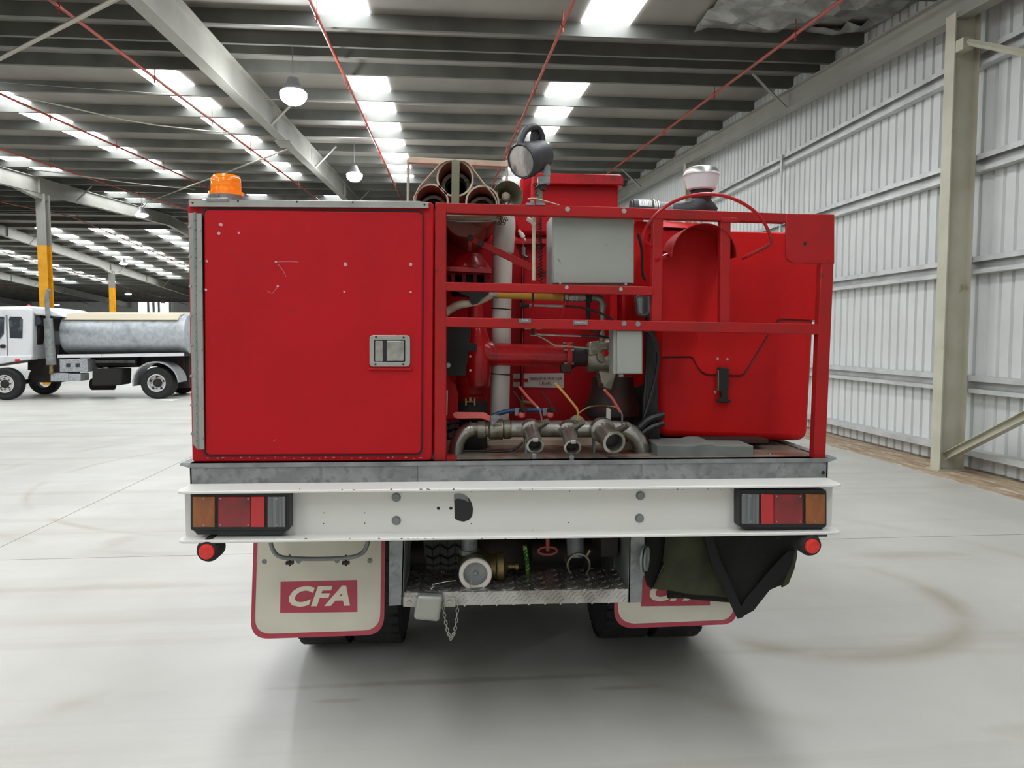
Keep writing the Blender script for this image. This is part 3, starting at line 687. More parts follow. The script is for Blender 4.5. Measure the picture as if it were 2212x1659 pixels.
# round side markers
for cx, cy, sx in ((446, 1192, 1), (1755, 1180, -1)):
    q = P(cx, cy, 2.64)
    mk = ob('side_marker', M().lathe(q + Vector((0, .002, 0)), (0, 1, 0), [(0, .032), (.006, .037), (.02, .042), (.075, .042), (.09, .03)], 28), 'rubber_soft', T, label='round rubber marker lamp housing')
    ob('marker_lens', M().lathe(q, (0, -1, 0), [(-.004, .028), (0, .028), (.004, .026), (.006, .018)], 28), 'marker_red', mk, label='round red lens')
    q2 = P(cx, cy - 26, 2.68); ob('marker_bracket', M().box(q2.x - .05, q2.x + .05, 2.665, 2.75, q2.z - .006, q2.z + .006), 'black', mk)
# ---- under the bumper: mud flaps
def flap(o, Y, plaque, let, tx, side):
    inn = [(x, y) for x, y in o]
    cxm = sum(x for x, y in o) / len(o); cym = sum(y for x, y in o) / len(o)
    inner = [(cxm + (x - cxm) * (1 - 8.5 / 146), cym + (y - cym) * (1 - 9 / 112)) for x, y in o]
    f = ob('mud_flap', M().px(o, Y, Y + .006), 'flap', T, smooth=False, label='cream rubber mud flap with a red border')
    ob('flap_border', M().ringpx(o, inner, Y - .0012, Y + .0005), 'flap_red', f, smooth=False, label='dark red border band')
    ob('plaque', M().px(plaque, Y - .0012, Y), 'flap_red', f, smooth=False, label='dark red rectangle behind lettering')
    text('lettering', let, P(tx[0], tx[1], Y - .0022), tx[2] * S(Y), 'flap_letter', f, .0012, shear=.3, bold=.0045, wx=tx[3])
    return f
o1 = quadround([(549, 1120), (833, 1120), (829, 1371), (541, 1381)], 40, 8)
f1 = flap(o1, 3.04, [(606, 1257), (605, 1324), (772, 1322), (771, 1253)], 'CFA', (685, 1290, 42, 1.2), 1)
bolts([(571, 1213), (799, 1211), (645, 1212), (728, 1211)], 3.04, .0085, f1, 'galv_dark', 'washer', .003)
o2 = quadround([(1330, 1120), (1598, 1120), (1592, 1352), (1327, 1360)], 38, 8)
o2 = [(x, y + 4 * math.sin((x - 1380) / 34) * (1 if y > 1330 else 0)) for x, y in o2]
f2 = flap(o2, 3.04, [(1383, 1245), (1384, 1310), (1534, 1308), (1533, 1243)], 'CFA', (1460, 1279, 41, 1.2), -1)
# rail over the left flap
pts = [P(583, 1160, 2.9), P(586, 1182, 2.9), P(597, 1200, 2.9), P(616, 1206, 2.9), P(690, 1208, 2.9), P(760, 1205, 2.9), P(783, 1196, 2.9), P(793, 1180, 2.9), P(796, 1160, 2.9)]
rl = ob('flap_rail', M().tube(pts, .0085, 12, smooth=2), 'galv_dark', T)
for x in (626, 747):
    q = P(x, 1215, 2.9); ob('wing_nut', M().box(q.x - .014, q.x + .014, 2.89, 2.91, q.z - .006, q.z + .004).cyl(q + Vector((0, 0, -.014)), q + Vector((0, 0, .03)), .004, n=8), 'dark_iron', rl)
# hanger plates
for pts, Y0, Y1, x in (([(841, 1158), (840, 1309), (870, 1307), (874, 1158)], 2.76, 2.80, 0), ([(1359, 1158), (1357, 1302), (1386, 1301), (1392, 1158)], 2.76, 2.80, 1)):
    hp = ob('hanger_plate', M().px(pts, Y0, Y0 + .008), 'galv', T, bev=.001)
    e = [pts[2], pts[3]] if x == 0 else [pts[0], pts[1]]
    q0, q1 = P(*e[0], Y0), P(*e[1], Y0)
    ob('hanger_web', M().ext([q0, q1, q1 + Vector((0, .3, 0)), q0 + Vector((0, .3, 0))], (.006 if x else -.006, 0, 0)), 'galv_dark', hp)
    if x:
        q = P(1386, 1206, 2.76)
        for k, (dx, r) in enumerate(((0, .052), (.012, .046))):
            ob('pulley_disc', M().lathe(q + Vector((dx + .002, -.008, 0)), (1, -.45, 0), [(0, r), (.007, r), (.007, r * .55), (.004, r * .5)], 32), 'galv', hp)
# step plate with raised tread bars
YS = 2.76; zs = P(1100, 1275, YS).z; x0, x1 = P(873, 1290, YS).x, P(1356, 1290, YS).x; zs2 = P(1100, 1306, YS).z
St = ob('rear_step', M().box(x0, x1, YS, YS + .26, zs - .004, zs).box(x0, x1, YS, YS + .004, zs2, zs), 'tread_plate', T, bev=.001)
m = M()
def tread(c, u, v, n_, sz):                  # five-bar cluster
    for k in range(-2, 3):
        L0 = sz * (1 - abs(k) * .16); p = c + v * (k * sz * .34)
        m.ext([p - u * L0 * .5 - v * sz * .11, p - u * L0 * .3 - v * sz * .15, p + u * L0 * .5 + v * sz * 0, p + u * L0 * .3 + v * sz * .12, p - u * L0 * .4 + v * sz * .08], n_ * .003)
nx = 14
for j in range(8):
    for i in range(nx):
        c = Vector((x0 + (i + .5 + (j % 2) * .0) * (x1 - x0) / nx, YS + .02 + j * .03, zs)); a = math.radians(45 if (i + j) % 2 else -45)
        tread(c, Vector((math.cos(a), math.sin(a), 0)), Vector((-math.sin(a), math.cos(a), 0)), Vector((0, 0, 1)), .032)
for i in range(nx):
    c = Vector((x0 + (i + .5) * (x1 - x0) / nx, YS, (zs + zs2) / 2)); a = math.radians(45 if i % 2 else 50)
    tread(c, Vector((math.cos(a), 0, math.sin(a))), Vector((-math.sin(a), 0, math.cos(a))), Vector((0, -1, 0)), .040)
ob('tread_bars', m, 'tread_plate', St, kind='stuff', smooth=False)
# hinge plate and hanging shackle on the step
ob('step_bracket', M().pbox(871, 1290, 984, 1311, YS - .004, YS), 'alu', St, bev=.001)
bolts([(884, 1302), (971, 1300)], YS - .004, .0085, St, 'steel', 'bolt_head', .006)
ob('hanging_sleeve', M().px([(901, 1287), (957, 1290), (955, 1300), (948, 1345), (893, 1339), (897, 1310)], YS - .05, YS - .006), 'galv_smooth', St, bev=.012, seg=4, label='galvanised sleeve hanging over the step edge')
m = M(); pth = [(956, 1297), (958, 1320), (963, 1345), (968, 1368), (975, 1378), (982, 1366), (986, 1340), (989, 1308)]
pp = [P(a, b, YS - .02) for a, b in pth]
for k in range(22):                           # chain of links
    t = k / 21 * (len(pp) - 1); i = min(int(t), len(pp) - 2); c = pp[i].lerp(pp[i + 1], t - i); d = (pp[i + 1] - pp[i]).normalized(); s_ = Vector((0, 1, 0)) if k % 2 else d.cross(Vector((0, 1, 0)))
    R_, r_ = .0095, .005
    lk = [c + d * (R_ * math.cos(a)) + s_ * (r_ * math.sin(a)) for a in [2 * math.pi * q / 10 for q in range(10)]]
    if k == 0: k0 = ob('chain_link', M().tube(lk, .0019, 5, closed=True), 'steel', St)
    else: ob('chain_link', M().tube(lk, .0019, 5, closed=True), 'steel', St)
ob('pin_wire', M().tube([P(a, b, YS + .01) for a, b in ((928, 1285), (930, 1272), (937, 1268), (933, 1262), (940, 1262), (960, 1257), (985, 1254))], .0015, 6, smooth=2), 'steel', St)
# suction inlet below the bumper
q = P(1027, 1240, 2.80)
I_ = ob('suction_inlet', M().pipe(q, (0, 1, 0), [(0, .063), (0, .047), (.02, .045), (.02, .055), (.05, .058), (.05, .063)], 36), 'steel_old', T, label='white-rimmed suction inlet')
ob('inlet_ring', M().pipe(q + Vector((0, -.004, 0)), (0, 1, 0), [(0, .0635), (-.004, .06), (-.004, .048), (0, .0455), (.012, .0455), (.012, .0635)], 36), 'pvc', I_, bev=.001)
ob('inlet_cap', M().lathe(q + Vector((0, .012, 0)), (0, 1, 0), [(0, .046), (.01, .046)], 32).lathe(q + Vector((0, .012, 0)), (0, -1, 0), [(0, .011), (.006, .008)], 16), 'galv_dark', I_)
ob('valve_body', M().lathe(q + Vector((0, .045, 0)), (0, 1, 0), [(0, .058), (.03, .068), (.09, .068), (.12, .045), (.2, .045)], 28).lathe(q + Vector((.03, .09, 0)), (1, 0, 0), [(0, .05), (.05, .05), (.055, .056), (.08, .056), (.083, .048), (.09, .03), (.1, .012), (.125, .012), (.127, .017), (.14, .017)], 24), 'brass', I_, label='brass gate valve')
ob('riser_pipe', M().cyl(P(1014, 1230, 2.9), P(1014, 1120, 2.9), .032, n=20).cyl(P(1014, 1196, 2.9), P(1014, 1186, 2.9), .04, n=8), 'galv', I_)
ob('inlet_wire', M().tube([P(a, b, 2.775) for a, b in ((1020, 1248), (1016, 1262), (1018, 1280), (1023, 1290))], .0013, 6, smooth=2), 'steel', I_)
ob('green_rope', M().tube([P(a, b, 2.95) for a, b in ((1133, 1178), (1136, 1195), (1139, 1215), (1140, 1235), (1139, 1252))], .009, 8, smooth=1), 'green_rope', I_, label='green and yellow twisted rope')
q = P(1250, 1221, 2.95)
O_ = ob('side_outlet', M().pipe(q, (0, 1, 0), [(0, .049), (0, .042), (.11, .04), (.11, .045), (.02, .047)], 30), 'steel_old', T, label='open hose outlet under the bumper')
ob('outlet_riser', M().cyl(P(1244, 1200, 3.0), P(1240, 1110, 3.0), .036, n=20), 'galv', O_)
ob('outlet_cam', M().tube([P(1268, 1200, 2.94), P(1275, 1188, 2.94)], .007, 8), 'brass', O_)
m = M(); q = P(1183, 1190, 3.05); m.tube([q + Vector((.04 * math.cos(a), 0, .016 * math.sin(a))) for a in [2 * math.pi * k / 20 for k in range(20)]], .005, 8, closed=True); m.cyl(q, q + Vector((0, 0, .12)), .008)
ob('valve_wheel', m, 'handle_red', O_)
ob('reflector_plate', M().px([(1336, 1212), (1334, 1244), (1347, 1246), (1348, 1213), (1344, 1211)], 3.0, 3.004), 'flap', T, smooth=False)
# chassis, axle, tyres
for sx in (-1, 1):
    xc = .12 + sx * .42; ob('chassis_rail', M().box(xc - .035, xc + .035, 2.9, 7.6, .72, .93), 'chassis', T, bev=.004)
m = M()
for k in range(6): m.box(-.9, 1.15, 3.0 + k * .4, 3.06 + k * .4, .98, 1.05)
ob('cross_bearer', m, 'chassis', T)
ob('underbody_shade_block', M().box(-.6, .8, 4.45, 5.3, .2, .95), 'chassis', T, bev=.03)  # invented block, made low and wide to keep light from under the truck
ob('under_shade_panel', M().box(-.57, .85, 4.3, 4.32, .14, 1.0), 'chassis', T)  # added dark panel blocking the bright floor beyond the underside
TYC = 3.93; ZR = .45
def tyre_prof(r, wd): return [(-wd / 2, r * .56), (-wd / 2 + .01, r * .7), (-wd / 2 - .008, r * .85), (-wd / 2 + .012, r * .965), (-wd * .3, r), (wd * .3, r), (wd / 2 - .012, r * .965), (wd / 2 + .008, r * .85), (wd / 2 - .01, r * .7), (wd / 2, r * .56)]
def wheel(x, y, r, wd, parent, name='tyre', hall=False, lugs=True, rim='hub_white'):
    m = M().pipe((x, y, r), (1, 0, 0), tyre_prof(r, wd) + [(wd / 2 - .02, r * .54), (-wd / 2 + .02, r * .54)], 48)
    t = ob(name, m, 'rubber', parent)
    if lugs:
        lm = M()
        for k in range(40):
            a = 2 * math.pi * k / 40
            for sx in (-1, 1):
                c = Vector((x + sx * wd * .26, y + (r + .002) * math.cos(a), r + (r + .002) * math.sin(a))); n_ = Vector((0, math.cos(a), math.sin(a))); t_ = Vector((0, -math.sin(a), math.cos(a)))
                u = Vector((1, 0, 0)) * (wd * .22); v = t_ * (r * .05) + Vector((sx, 0, 0)) * 0
                lm.ext([c - u - v - n_ * .014, c + u - v + t_ * .012 * sx - n_ * .014, c + u + v + t_ * .012 * sx - n_ * .014, c - u + v - n_ * .014], n_ * .012)
        ob('tread', lm, 'rubber', t, smooth=False)
    return t
for x in (-.75, -.48, .76, 1.03):
    t = wheel(x, TYC, ZR, .235, T); ob('rim', M().pipe((x, TYC, ZR), (1, 0, 0), [(-.09, .25), (.09, .25), (.09, .2), (.02, .12), (-.02, .12), (-.09, .2)], 28), 'chassis', t)
ob('rear_axle', M().cyl((-.75, TYC, ZR), (.96, TYC, ZR), .07, n=16).ball((.12, TYC, ZR), .2, 20), 'chassis', T)
for x in (-.68, .9):
    t = wheel(x, 7.1, ZR, .235, T, lugs=False); ob('rim', M().pipe((x, 7.1, ZR), (1, 0, 0), [(-.09, .25), (.09, .25), (.09, .2), (.02, .05), (-.02, .05), (-.09, .2)], 28), 'hub_white', t)
# spare tyre carried under the tray: its tread shows left of the inlet
q = P(958, 1215, 3.22); sm = M().pipe((q.x, 3.60, .83), (1, 0, 0), [(a * .8, b * .80) for a, b in tyre_prof(.45, .22)], 40)
sp = ob('spare_tyre', sm, 'rubber', T)
lm = M()
for k in range(36):
    a = 2 * math.pi * k / 36; r = .362
    for j in range(-2, 3):
        c = Vector((q.x + j * .034, 3.60 + r * math.cos(a), .83 + r * math.sin(a))); n_ = Vector((0, math.cos(a), math.sin(a))); t_ = Vector((0, -math.sin(a), math.cos(a))); dz = t_ * (.012 if j % 2 else -.012)
        lm.ext([c - Vector((.015, 0, 0)) - t_ * .022 + dz, c + Vector((.015, 0, 0)) - t_ * .022 - dz, c + Vector((.015, 0, 0)) + t_ * .022 - dz, c - Vector((.015, 0, 0)) + t_ * .022 + dz], n_ * .01)
ob('tread', lm, 'rubber', sp, smooth=False)
# cab ahead of the body (hidden from here, seen from the side)
cab = ob('cab', M().ext([(-.95, 6.1, .75), (-.95, 6.1, 2.35), (-.95, 6.25, 2.45), (-.95, 7.45, 2.42), (-.95, 7.85, 1.5), (-.95, 7.9, .75)], (2.1, 0, 0)), 'red', T, bev=.06)
for s, x in ((-1, -.955), (1, 1.155)):
    ob('cab_window', M().ext([(x, 6.5, 1.55), (x, 6.5, 2.15), (x, 7.4, 2.15), (x, 7.62, 1.55)], (s * .004, 0, 0)), 'glass_dark', cab)
ob('windscreen', M().ext([(-.8, 7.86, 1.55), (1.0, 7.86, 1.55), (1.0, 7.6, 2.25), (-.8, 7.6, 2.25)], (0, .01, .004)), 'glass_dark', cab)
ob('cab_floor', M().box(-.9, 1.1, 5.9, 7.7, .6, .78), 'chassis', cab)
# ---- water tank behind the frame
YK = 3.55; z0 = zd + .001
x0, x1 = P(948, 700, YK).x, P(1500, 700, YK).x
Tk = ob('water_tank', M().box(x0, x1, YK, 5.0, z0, P(0, 500, YK).z), 'red', T, bev=.03, seg=3, label='big red water tank behind the pump')
q0, q1 = P(1110, 508, YK), P(1345, 476, YK)
ob('tank_brow', M().box(q0.x - .0, q1.x + .1, YK - .02, YK + .6, q0.z, P(0, 440, YK).z), 'red', Tk, bev=.02)
ob('tank_cross_rail', M().pbox(1115, 517, 1180, 526, YK - .05, YK), 'red_cast', Tk)
# hatch on top: red box with a flanged lid
a, b = P(1122, 470, 3.62), P(1336, 388, 3.62)
hb = ob('hatch_box', M().box(a.x + .06, b.x, 3.62, 4.2, P(0, 470, 3.62).z, b.z), 'red', Tk, bev=.012)
c0, c1 = P(1152, 397, 3.58), P(1347, 377, 3.58)
ob('hatch_lid', M().ext([(c0.x, 3.58, c0.z), (c1.x, 3.58, c0.z - .003), (c1.x, 3.58, c1.z - .014), (c1.x - .012, 3.58, c1.z), (c0.x, 3.58, c1.z + .004)], (0, .66, 0)), 'red_cast', Tk, bev=.005)
ob('tank_shoulder', M().px([(1124, 382), (1150, 376), (1185, 378), (1185, 470), (1122, 470)], 3.75, 4.3), 'red', Tk, bev=.015)
# level gauge and its sign
sg = ob('level_sign', M().px([(1108, 807), (1108, 836), (1218, 838), (1218, 806)], YK - .004, YK - .0005), 'sign_white', Tk, smooth=False, label='white sign reading RESERVE WATER LEVEL')
text('lettering', 'RESERVE WATER', P(1179, 818, YK - .0048), 6.6 * S(YK), 'sign_text', Tk, .0005, bold=.0002, wx=.98)
text('lettering', 'LEVEL', P(1179, 828.6, YK - .0048), 7.2 * S(YK), 'sign_text', Tk, .0005, bold=.0002, wx=1.05)
ob('sign_stripe', M().pbox(1109, 818, 1141, 825, YK - .0055, YK - .004), 'red', Tk, smooth=False)
ob('gauge_tube', M().cyl(P(1130, 520, YK - .03), P(1127, 862, YK - .03), .0085, n=14), 'lens_red', Tk, label='translucent level gauge tube')
ob('gauge_tap', M().cyl(P(1131, 552, YK - .03), P(1131, 534, YK - .03), .012, n=10).cyl(P(1131, 552, YK - .03), P(1142, 556, YK - .05), .006, n=8), 'steel', Tk)
ob('gauge_tap', M().cyl(P(1127, 880, YK - .04), P(1128, 856, YK - .04), .012, n=10).tube([P(1128, 868, YK - .05), P(1148, 871, YK - .05), P(1160, 878, YK - .05)], .009, 8), 'brass', Tk)
# bright red engine side panel seen at mid right
ob('side_panel', M().px([(1318, 560), (1318, 770), (1428, 770), (1424, 480), (1374, 478)], 3.35, 3.37), 'red_plastic', Tk)
ob('panel_flange', M().px([(1318, 600), (1318, 700), (1333, 700), (1333, 600)], 3.28, 3.3), 'red_plastic', Tk)
ob('panel_flange', M().px([(1343, 600), (1343, 700), (1350, 700), (1352, 600)], 3.28, 3.34), 'red_cast', Tk)
# ---- moulded red plastic cabinet on the right (engine cover)
YE2 = 3.12
co = quadround([(1428, 493), (1771, 502), (1746, 954), (1422, 944)], 26, 6)
Cv = ob('engine_cover', M().px(co, YE2, 4.1), 'red_plastic', T, bev=.03, seg=4, label='moulded red plastic engine cover')
ob('cover_top_sheet', M().ext([P(1432, 478, 3.2), P(1508, 482, 3.2), P(1516, 484, 3.2), P(1513, 494, 3.1), P(1432, 490, 3.1)], (0, .3, .0)), 'red_plastic', Cv)
seam = [(1429, 773), (1490, 772), (1497, 775), (1508, 796), (1517, 806), (1528, 811), (1598, 813), (1606, 810), (1616, 795), (1672, 702), (1680, 693), (1690, 691), (1762, 694)]
ob('lid_seam', M().tube([P(a, b, YE2 - .001) for a, b in seam], .0026, 6), 'black', Cv)
# lid stands slightly proud above the seam
lid = [(1429, 497), (1429, 771), (1490, 770), (1497, 773), (1508, 794), (1517, 804), (1528, 809), (1598, 811), (1606, 808), (1616, 793), (1672, 700), (1680, 691), (1690, 689), (1762, 692), (1768, 520), (1750, 505), (1450, 497)]
ob('cover_lid', M().px(lid[::-1], YE2 - .007, YE2 + .004), 'red_plastic', Cv, bev=.003)
lc = ob('rubber_latch', M().px([(1554, 793), (1554, 845), (1558, 846), (1560, 858), (1549, 866), (1553, 870), (1570, 871), (1582, 868), (1573, 860), (1572, 846), (1575, 838), (1575, 795)], YE2 - .035, YE2 - .008), 'rubber_soft', Cv, bev=.004, label='black rubber draw latch')
ob('latch_hook', M().pbox(1552, 800, 1558, 845, YE2 - .03, YE2 - .005), 'steel_old', Cv, bev=.001)
bolts([(1550, 775), (1571, 776)], YE2 - .007, .0045, Cv, 'alu', 'screw', .003)
bolts([(1545, 847)], YE2, .0045, Cv, 'alu', 'screw', .003)
m = M(); m.tube([P(a, b, 3.2) for a, b in ((1436, 486), (1438, 476), (1444, 472), (1485, 474), (1494, 478), (1497, 487))], .0035, 8, smooth=1)
ob('cover_handle', m, 'cream', Cv)
ob('support_block', M().px([(1420, 961), (1420, 989), (1627, 992), (1628, 963), (1545, 962), (1544, 958), (1515, 958), (1500, 962)], 2.87, 3.08), 'block_grey', Cv, bev=.004, label='weathered grey support channel')
ob('mount_strip', M().pbox(1500, 949, 1660, 957, 3.02, 3.5), 'dark_iron', Cv)
# ---- arched sheet guide and hose hoop on the frame
G_ = thing_part = None
R_ = 72 * S(2.82); c = P(1518, 556, 2.82); m = M(); n = 28; v = []
for y in (2.80, 2.965):
    for rr_ in (R_, R_ - .0025):
        for k in range(n + 1):
            a = math.pi * k / n; v.append((c.x + rr_ * math.cos(a), y, c.z + rr_ * math.sin(a)))
N1 = n + 1; f = []
for k in range(n):
    f += [(k, k + 1, 2 * N1 + k + 1, 2 * N1 + k), (N1 + k, 3 * N1 + k, 3 * N1 + k + 1, N1 + k + 1), (k, N1 + k, N1 + k + 1, k + 1), (2 * N1 + k, 2 * N1 + k + 1, 3 * N1 + k + 1, 3 * N1 + k)]
f += [(0, 2 * N1, 3 * N1, N1), (n, N1 + n, 3 * N1 + n, 2 * N1 + n)]
gd = ob('arched_guide', M().add(v, f), 'red_frame', Fr, label='half-round sheet metal guide')
back = [(1446 + 0, 560)] + [(1518 - 72 * math.cos(math.pi * k / 16), 556 - 72 * math.sin(math.pi * k / 16)) for k in range(17)] + [(1590, 560), (1580, 700), (1432, 700), (1436, 600)]
bk = [((x - 1023) * 2.82 / 2.965 + 1023, (y - 727) * 2.82 / 2.965 + 727) for x, y in back]
ob('guide_back', M().px(bk[::-1], 2.962, 2.966), 'red_plastic', Fr, smooth=False)
hp = [(1447, 551, 2.86), (1395, 524, 2.8), (1387, 512, 2.78), (1400, 482, 2.75), (1430, 450, 2.73), (1470, 428, 2.73), (1520, 417, 2.73), (1570, 423, 2.73), (1614, 443, 2.74), (1645, 470, 2.76), (1661, 500, 2.78), (1668, 522, 2.78), (1662, 530, 2.79), (1603, 559, 2.87)]
ob('hose_hoop', M().tube([P(a, b, y) for a, b, y in hp], .0062, 10, smooth=2), 'red_cast', Fr, label='bent red rod hoop')
ob('hoop_tail', M().tube([P(1417, 562, 2.8), P(1436, 552, 2.82), P(1450, 549, 2.86)], .006, 8), 'red_cast', Fr)
# ---- grey control boxes
YB = YF_ + W_ + .004
def gbox(x0, y0, x1, y1, Y0, dep, lip, nm, lab):
    b = ob(nm, M().pbox(x0, y0, x1, y1, Y0, Y0 + dep), 'box_grey', T, bev=.003, label=lab)
    ob('box_lid', M().pbox(x0 + lip, y0 + 2, x1 - 1, y1 - 1, Y0 - .012, Y0 + .002), 'box_grey', b, bev=.0035)
    return b
g1_ = gbox(1193, 462, 1370, 613, YB + .015, .23, 2, 'control_box', 'large grey metal control box behind the bars')
bolts([(1210, 611), (1352, 614)], YB, .004, g1_, 'steel', 'screw', .002)
for pts in ([(1206, 560), (1211, 568)], [(1312, 528), (1310, 531)]): ob('scratch', M().tube([P(a, b, YB - .0) for a, b in pts], .0008, 5), 'dark_iron', g1_)
g2_ = gbox(1325, 712, 1388, 808, YB - .02, .1, 8, 'junction_box', 'small grey junction box below the lower bar')
ob('cable_gland', M().pbox(1337, 808, 1347, 814, YB, YB + .02), 'box_grey', g2_, bev=.002)
# ---- work lamp with grey glass between the bars
q = P(1390, 640, 2.9)
wl = ob('work_lamp', M().lathe(P(1392, 652, 2.95), Vector((.0, -.75, -.55)), [(-.02, .028), (.0, .042), (.03, .044), (.034, .03)], 24, sy=1.25), 'grey_plastic', T, label='small tilted grey work lamp')
ob('work_lamp_glass', M().px(quadround([(1372, 634), (1405, 634), (1406, 680), (1378, 685)], 12, 5), 2.89, 2.93), 'lens_clear', wl, bev=.01, seg=3)
# ---- spotlight on its stalk
d = Vector((-.66, -.66, -.36)).normalized(); c = P(1143, 343, 2.84)
sl = ob('spotlight', M().lathe(c, d, [(.045, .0), (.045, .056), (.052, .062), (.044, .066), (.015, .067), (-.0, .062), (-.03, .06), (-.08, .054), (-.1, .042), (-.106, .001)], 36, caps=False), 'grey_plastic', T, bev=.001, label='black round spotlight tilted down to the left')
ob('spotlight_lens', M().lathe(c + d * .047, d, [(-.001, .056), (.001, .056), (.006, .04), (.0085, .001)], 32), 'lamp_glass', sl, label='shiny reflector glass')
up = Vector((0, 0, 1)); u = (up - d * up.dot(d)).normalized(); sdir = d.cross(u)
base = c + u * .055
hnd = [c + u * q_[0] + d * q_[1] for q_ in ((.058, .036), (.085, .012), (.104, -.02), (.106, -.06), (.098, -.092), (.072, -.104), (.045, -.1), (.03, -.09))]
ob('carry_handle', M().tube(hnd, [.011, .011, .012, .0135, .015, .017, .018], 12, smooth=1, flat=None) if False else M().tube(hnd, .0135, 12, smooth=2), 'grey_plastic', sl)
ob('handle_web', M().ext([base - d * .035, base - d * .06 + u * .042, base - d * .1 + u * .03, base - d * .1], sdir * .012), 'grey_plastic', sl, bev=.004)
st0, st1 = P(1166, 448, 2.86), P(1166, 402, 2.86)
ob('stalk', M().box(st1.x - .014, st1.x + .010, 2.85, 2.875, st0.z, st1.z), 'horn', sl, bev=.002, label='grey-green square stalk')
ob('stalk_bracket', M().px([(1162, 381), (1188, 381), (1188, 396), (1164, 398), (1160, 404), (1158, 402), (1163, 393)], 2.83, 2.87).px([(1174, 380), (1176, 362), (1182, 354), (1188, 357), (1189, 380)], 2.84, 2.848), 'galv', sl, bev=.001)
ob('stalk_socket', M().px([(1163, 396), (1181, 396), (1179, 410), (1168, 410)], 2.84, 2.87), 'dark_iron', sl)
def coil(pts, R, r, turns, n=8):
    pts = [P(*p) for p in pts]; out = []; L = len(pts) - 1; N_ = turns * 10
    for k in range(N_ + 1):
        t = k / N_ * L; i = min(int(t), L - 1); p = pts[i].lerp(pts[i + 1], t - i); a = 2 * math.pi * k / 10
        out.append(p + Vector((R * math.cos(a), R * math.sin(a), 0)))
    return M().tube(out, r, 5)
ob('coiled_cord', coil([(1160, 396, 2.84), (1157, 412, 2.84), (1162, 436, 2.87)], .006, .0022, 4), 'black', sl)
ob('coiled_cord', coil([(1165, 470, 2.93), (1166, 530, 2.93), (1167, 610, 2.93)], .0085, .0022, 22), 'rubber_soft', sl)
ob('clamp_lever', M().tube([P(1140, 430, 2.81), P(1152, 428, 2.81), (P(1165, 431, 2.81)), P(1207, 443, 2.83)], .0055, 8, smooth=1, flat=.5), 'cream', sl)
ob('clamp_block', M().pbox(1136, 438, 1155, 443, 2.80, 2.84).pbox(1159, 438, 1178, 443, 2.80, 2.84).pbox(1146, 432, 1154, 441, 2.80, 2.83), 'galv', sl, bev=.001)
# stop cable tube
ct = ob('conduit', M().cyl(P(1153, 468, 2.88), P(1153, 606, 2.88), .0072, n=14), 'cream', T, label='worn cream conduit tube')
ob('conduit_plug', M().tube([P(1154, 486, 2.88), P(1149, 478, 2.88), P(1138, 472, 2.88)], .0085, 10, smooth=1), 'pvc', ct)
ob('conduit_tail', M().cyl(P(1151, 628, 2.86), P(1151, 668, 2.86), .004, n=8).cyl(P(1151, 704, 2.86), P(1151, 724, 2.86), .006, n=8), 'dark_iron', ct)
# small inline plug
ob('inline_plug', M().tube([P(1121, 497, 3.0), P(1125, 504, 3.0)], .006, 10).tube([P(1125, 504, 3.0), P(1131, 513, 3.0)], .009, 12).tube([P(1131, 513, 3.0), P(1136, 520, 3.0)], .004, 8), 'pvc', T)
# ---- three storage tubes over the frame with steel strap
pk = [(983, 385, 39, 2.95), (932, 434, 36, 2.95), (1042, 437, 36, 2.95)]
tubes = []
for i, (cx, cy, r, Y) in enumerate(pk):
    q = P(cx, cy, Y); R = r * S(Y)
    t = ob('storage_tube', M().pipe(q, (0, 1, 0), [(0, R), (0, R - .006), (1.9, R - .006), (1.9, R)], 40), 'pipe_red', T if not tubes else T)
    tubes.append(t); t['label'] = 'red-brown plastic hose storage tube'
    ob('tube_rim', M().pipe(q + Vector((0, -.001, 0)), (0, 1, 0), [(0, R + .0006), (0, R - .0065), (.004, R - .0065), (.004, R + .0006)], 40), 'cream', t)
    ob('hose_coupling', M().pipe(q + Vector((0, .14, -.006)), (0, 1, 0), [(0, R * .8), (0, R * .62), (.05, R * .6), (.05, R * .8)], 32).pipe(q + Vector((0, .17, -.006)), (0, 1, 0), [(0, R * .9), (0, R * .8), (.02, R * .8), (.02, R * .9)], 32), 'steel_old', t)
    for a in (30, 150, 270):
        m = M(); a = math.radians(a + i * 25); m.box(q.x + R * .7 * math.cos(a) - .008, q.x + R * .7 * math.cos(a) + .008, Y + .13, Y + .15, q.z + R * .7 * math.sin(a) - .012, q.z + R * .7 * math.sin(a))
        ob('coupling_lug', m, 'cream', t, bev=.001)
    ob('suction_hose', M().pipe(q + Vector((0, .19, -.006)), (0, 1, 0), [(0, R * .72), (0, R * .55), (1.6, R * .55), (1.6, R * .72)], 24), 'black', t)
# fourth tube below
q = P(1006, 466, 3.15); ob('storage_tube', M().lathe(q, (0, 1, 0), [(0, .088), (.02, .095), (1.5, .095), (1.52, .085)], 32), 'pipe_red', T, label='closed red-brown tube below the others')
q = P(1040, 440, 2.99)
Rk = tubes[0]
m = M(); sp_ = [(893, 440), (893, 425), (905, 402), (950, 352), (965, 345), (983, 343), (1004, 346), (1014, 352), (1044, 392), (1066, 418), (1073, 432), (1074, 442)]
v = []
for Y in (2.93, 2.96): 
    pass
pts_o = [P(a, b, 2.935) for a, b in sp_]; cc = P(983, 420, 2.935)
pts_i = [p + (cc - p).normalized() * .004 for p in pts_o]; n = len(sp_); dv = Vector((0, .03, 0))
v = pts_o + pts_i + [p + dv for p in pts_o] + [p + dv for p in pts_i]; f = []
for k in range(n - 1):
    f += [(k, k + 1, n + k + 1, n + k), (2 * n + k, 3 * n + k, 3 * n + k + 1, 2 * n + k + 1), (k, 2 * n + k, 2 * n + k + 1, k + 1), (n + k, n + k + 1, 3 * n + k + 1, 3 * n + k)]
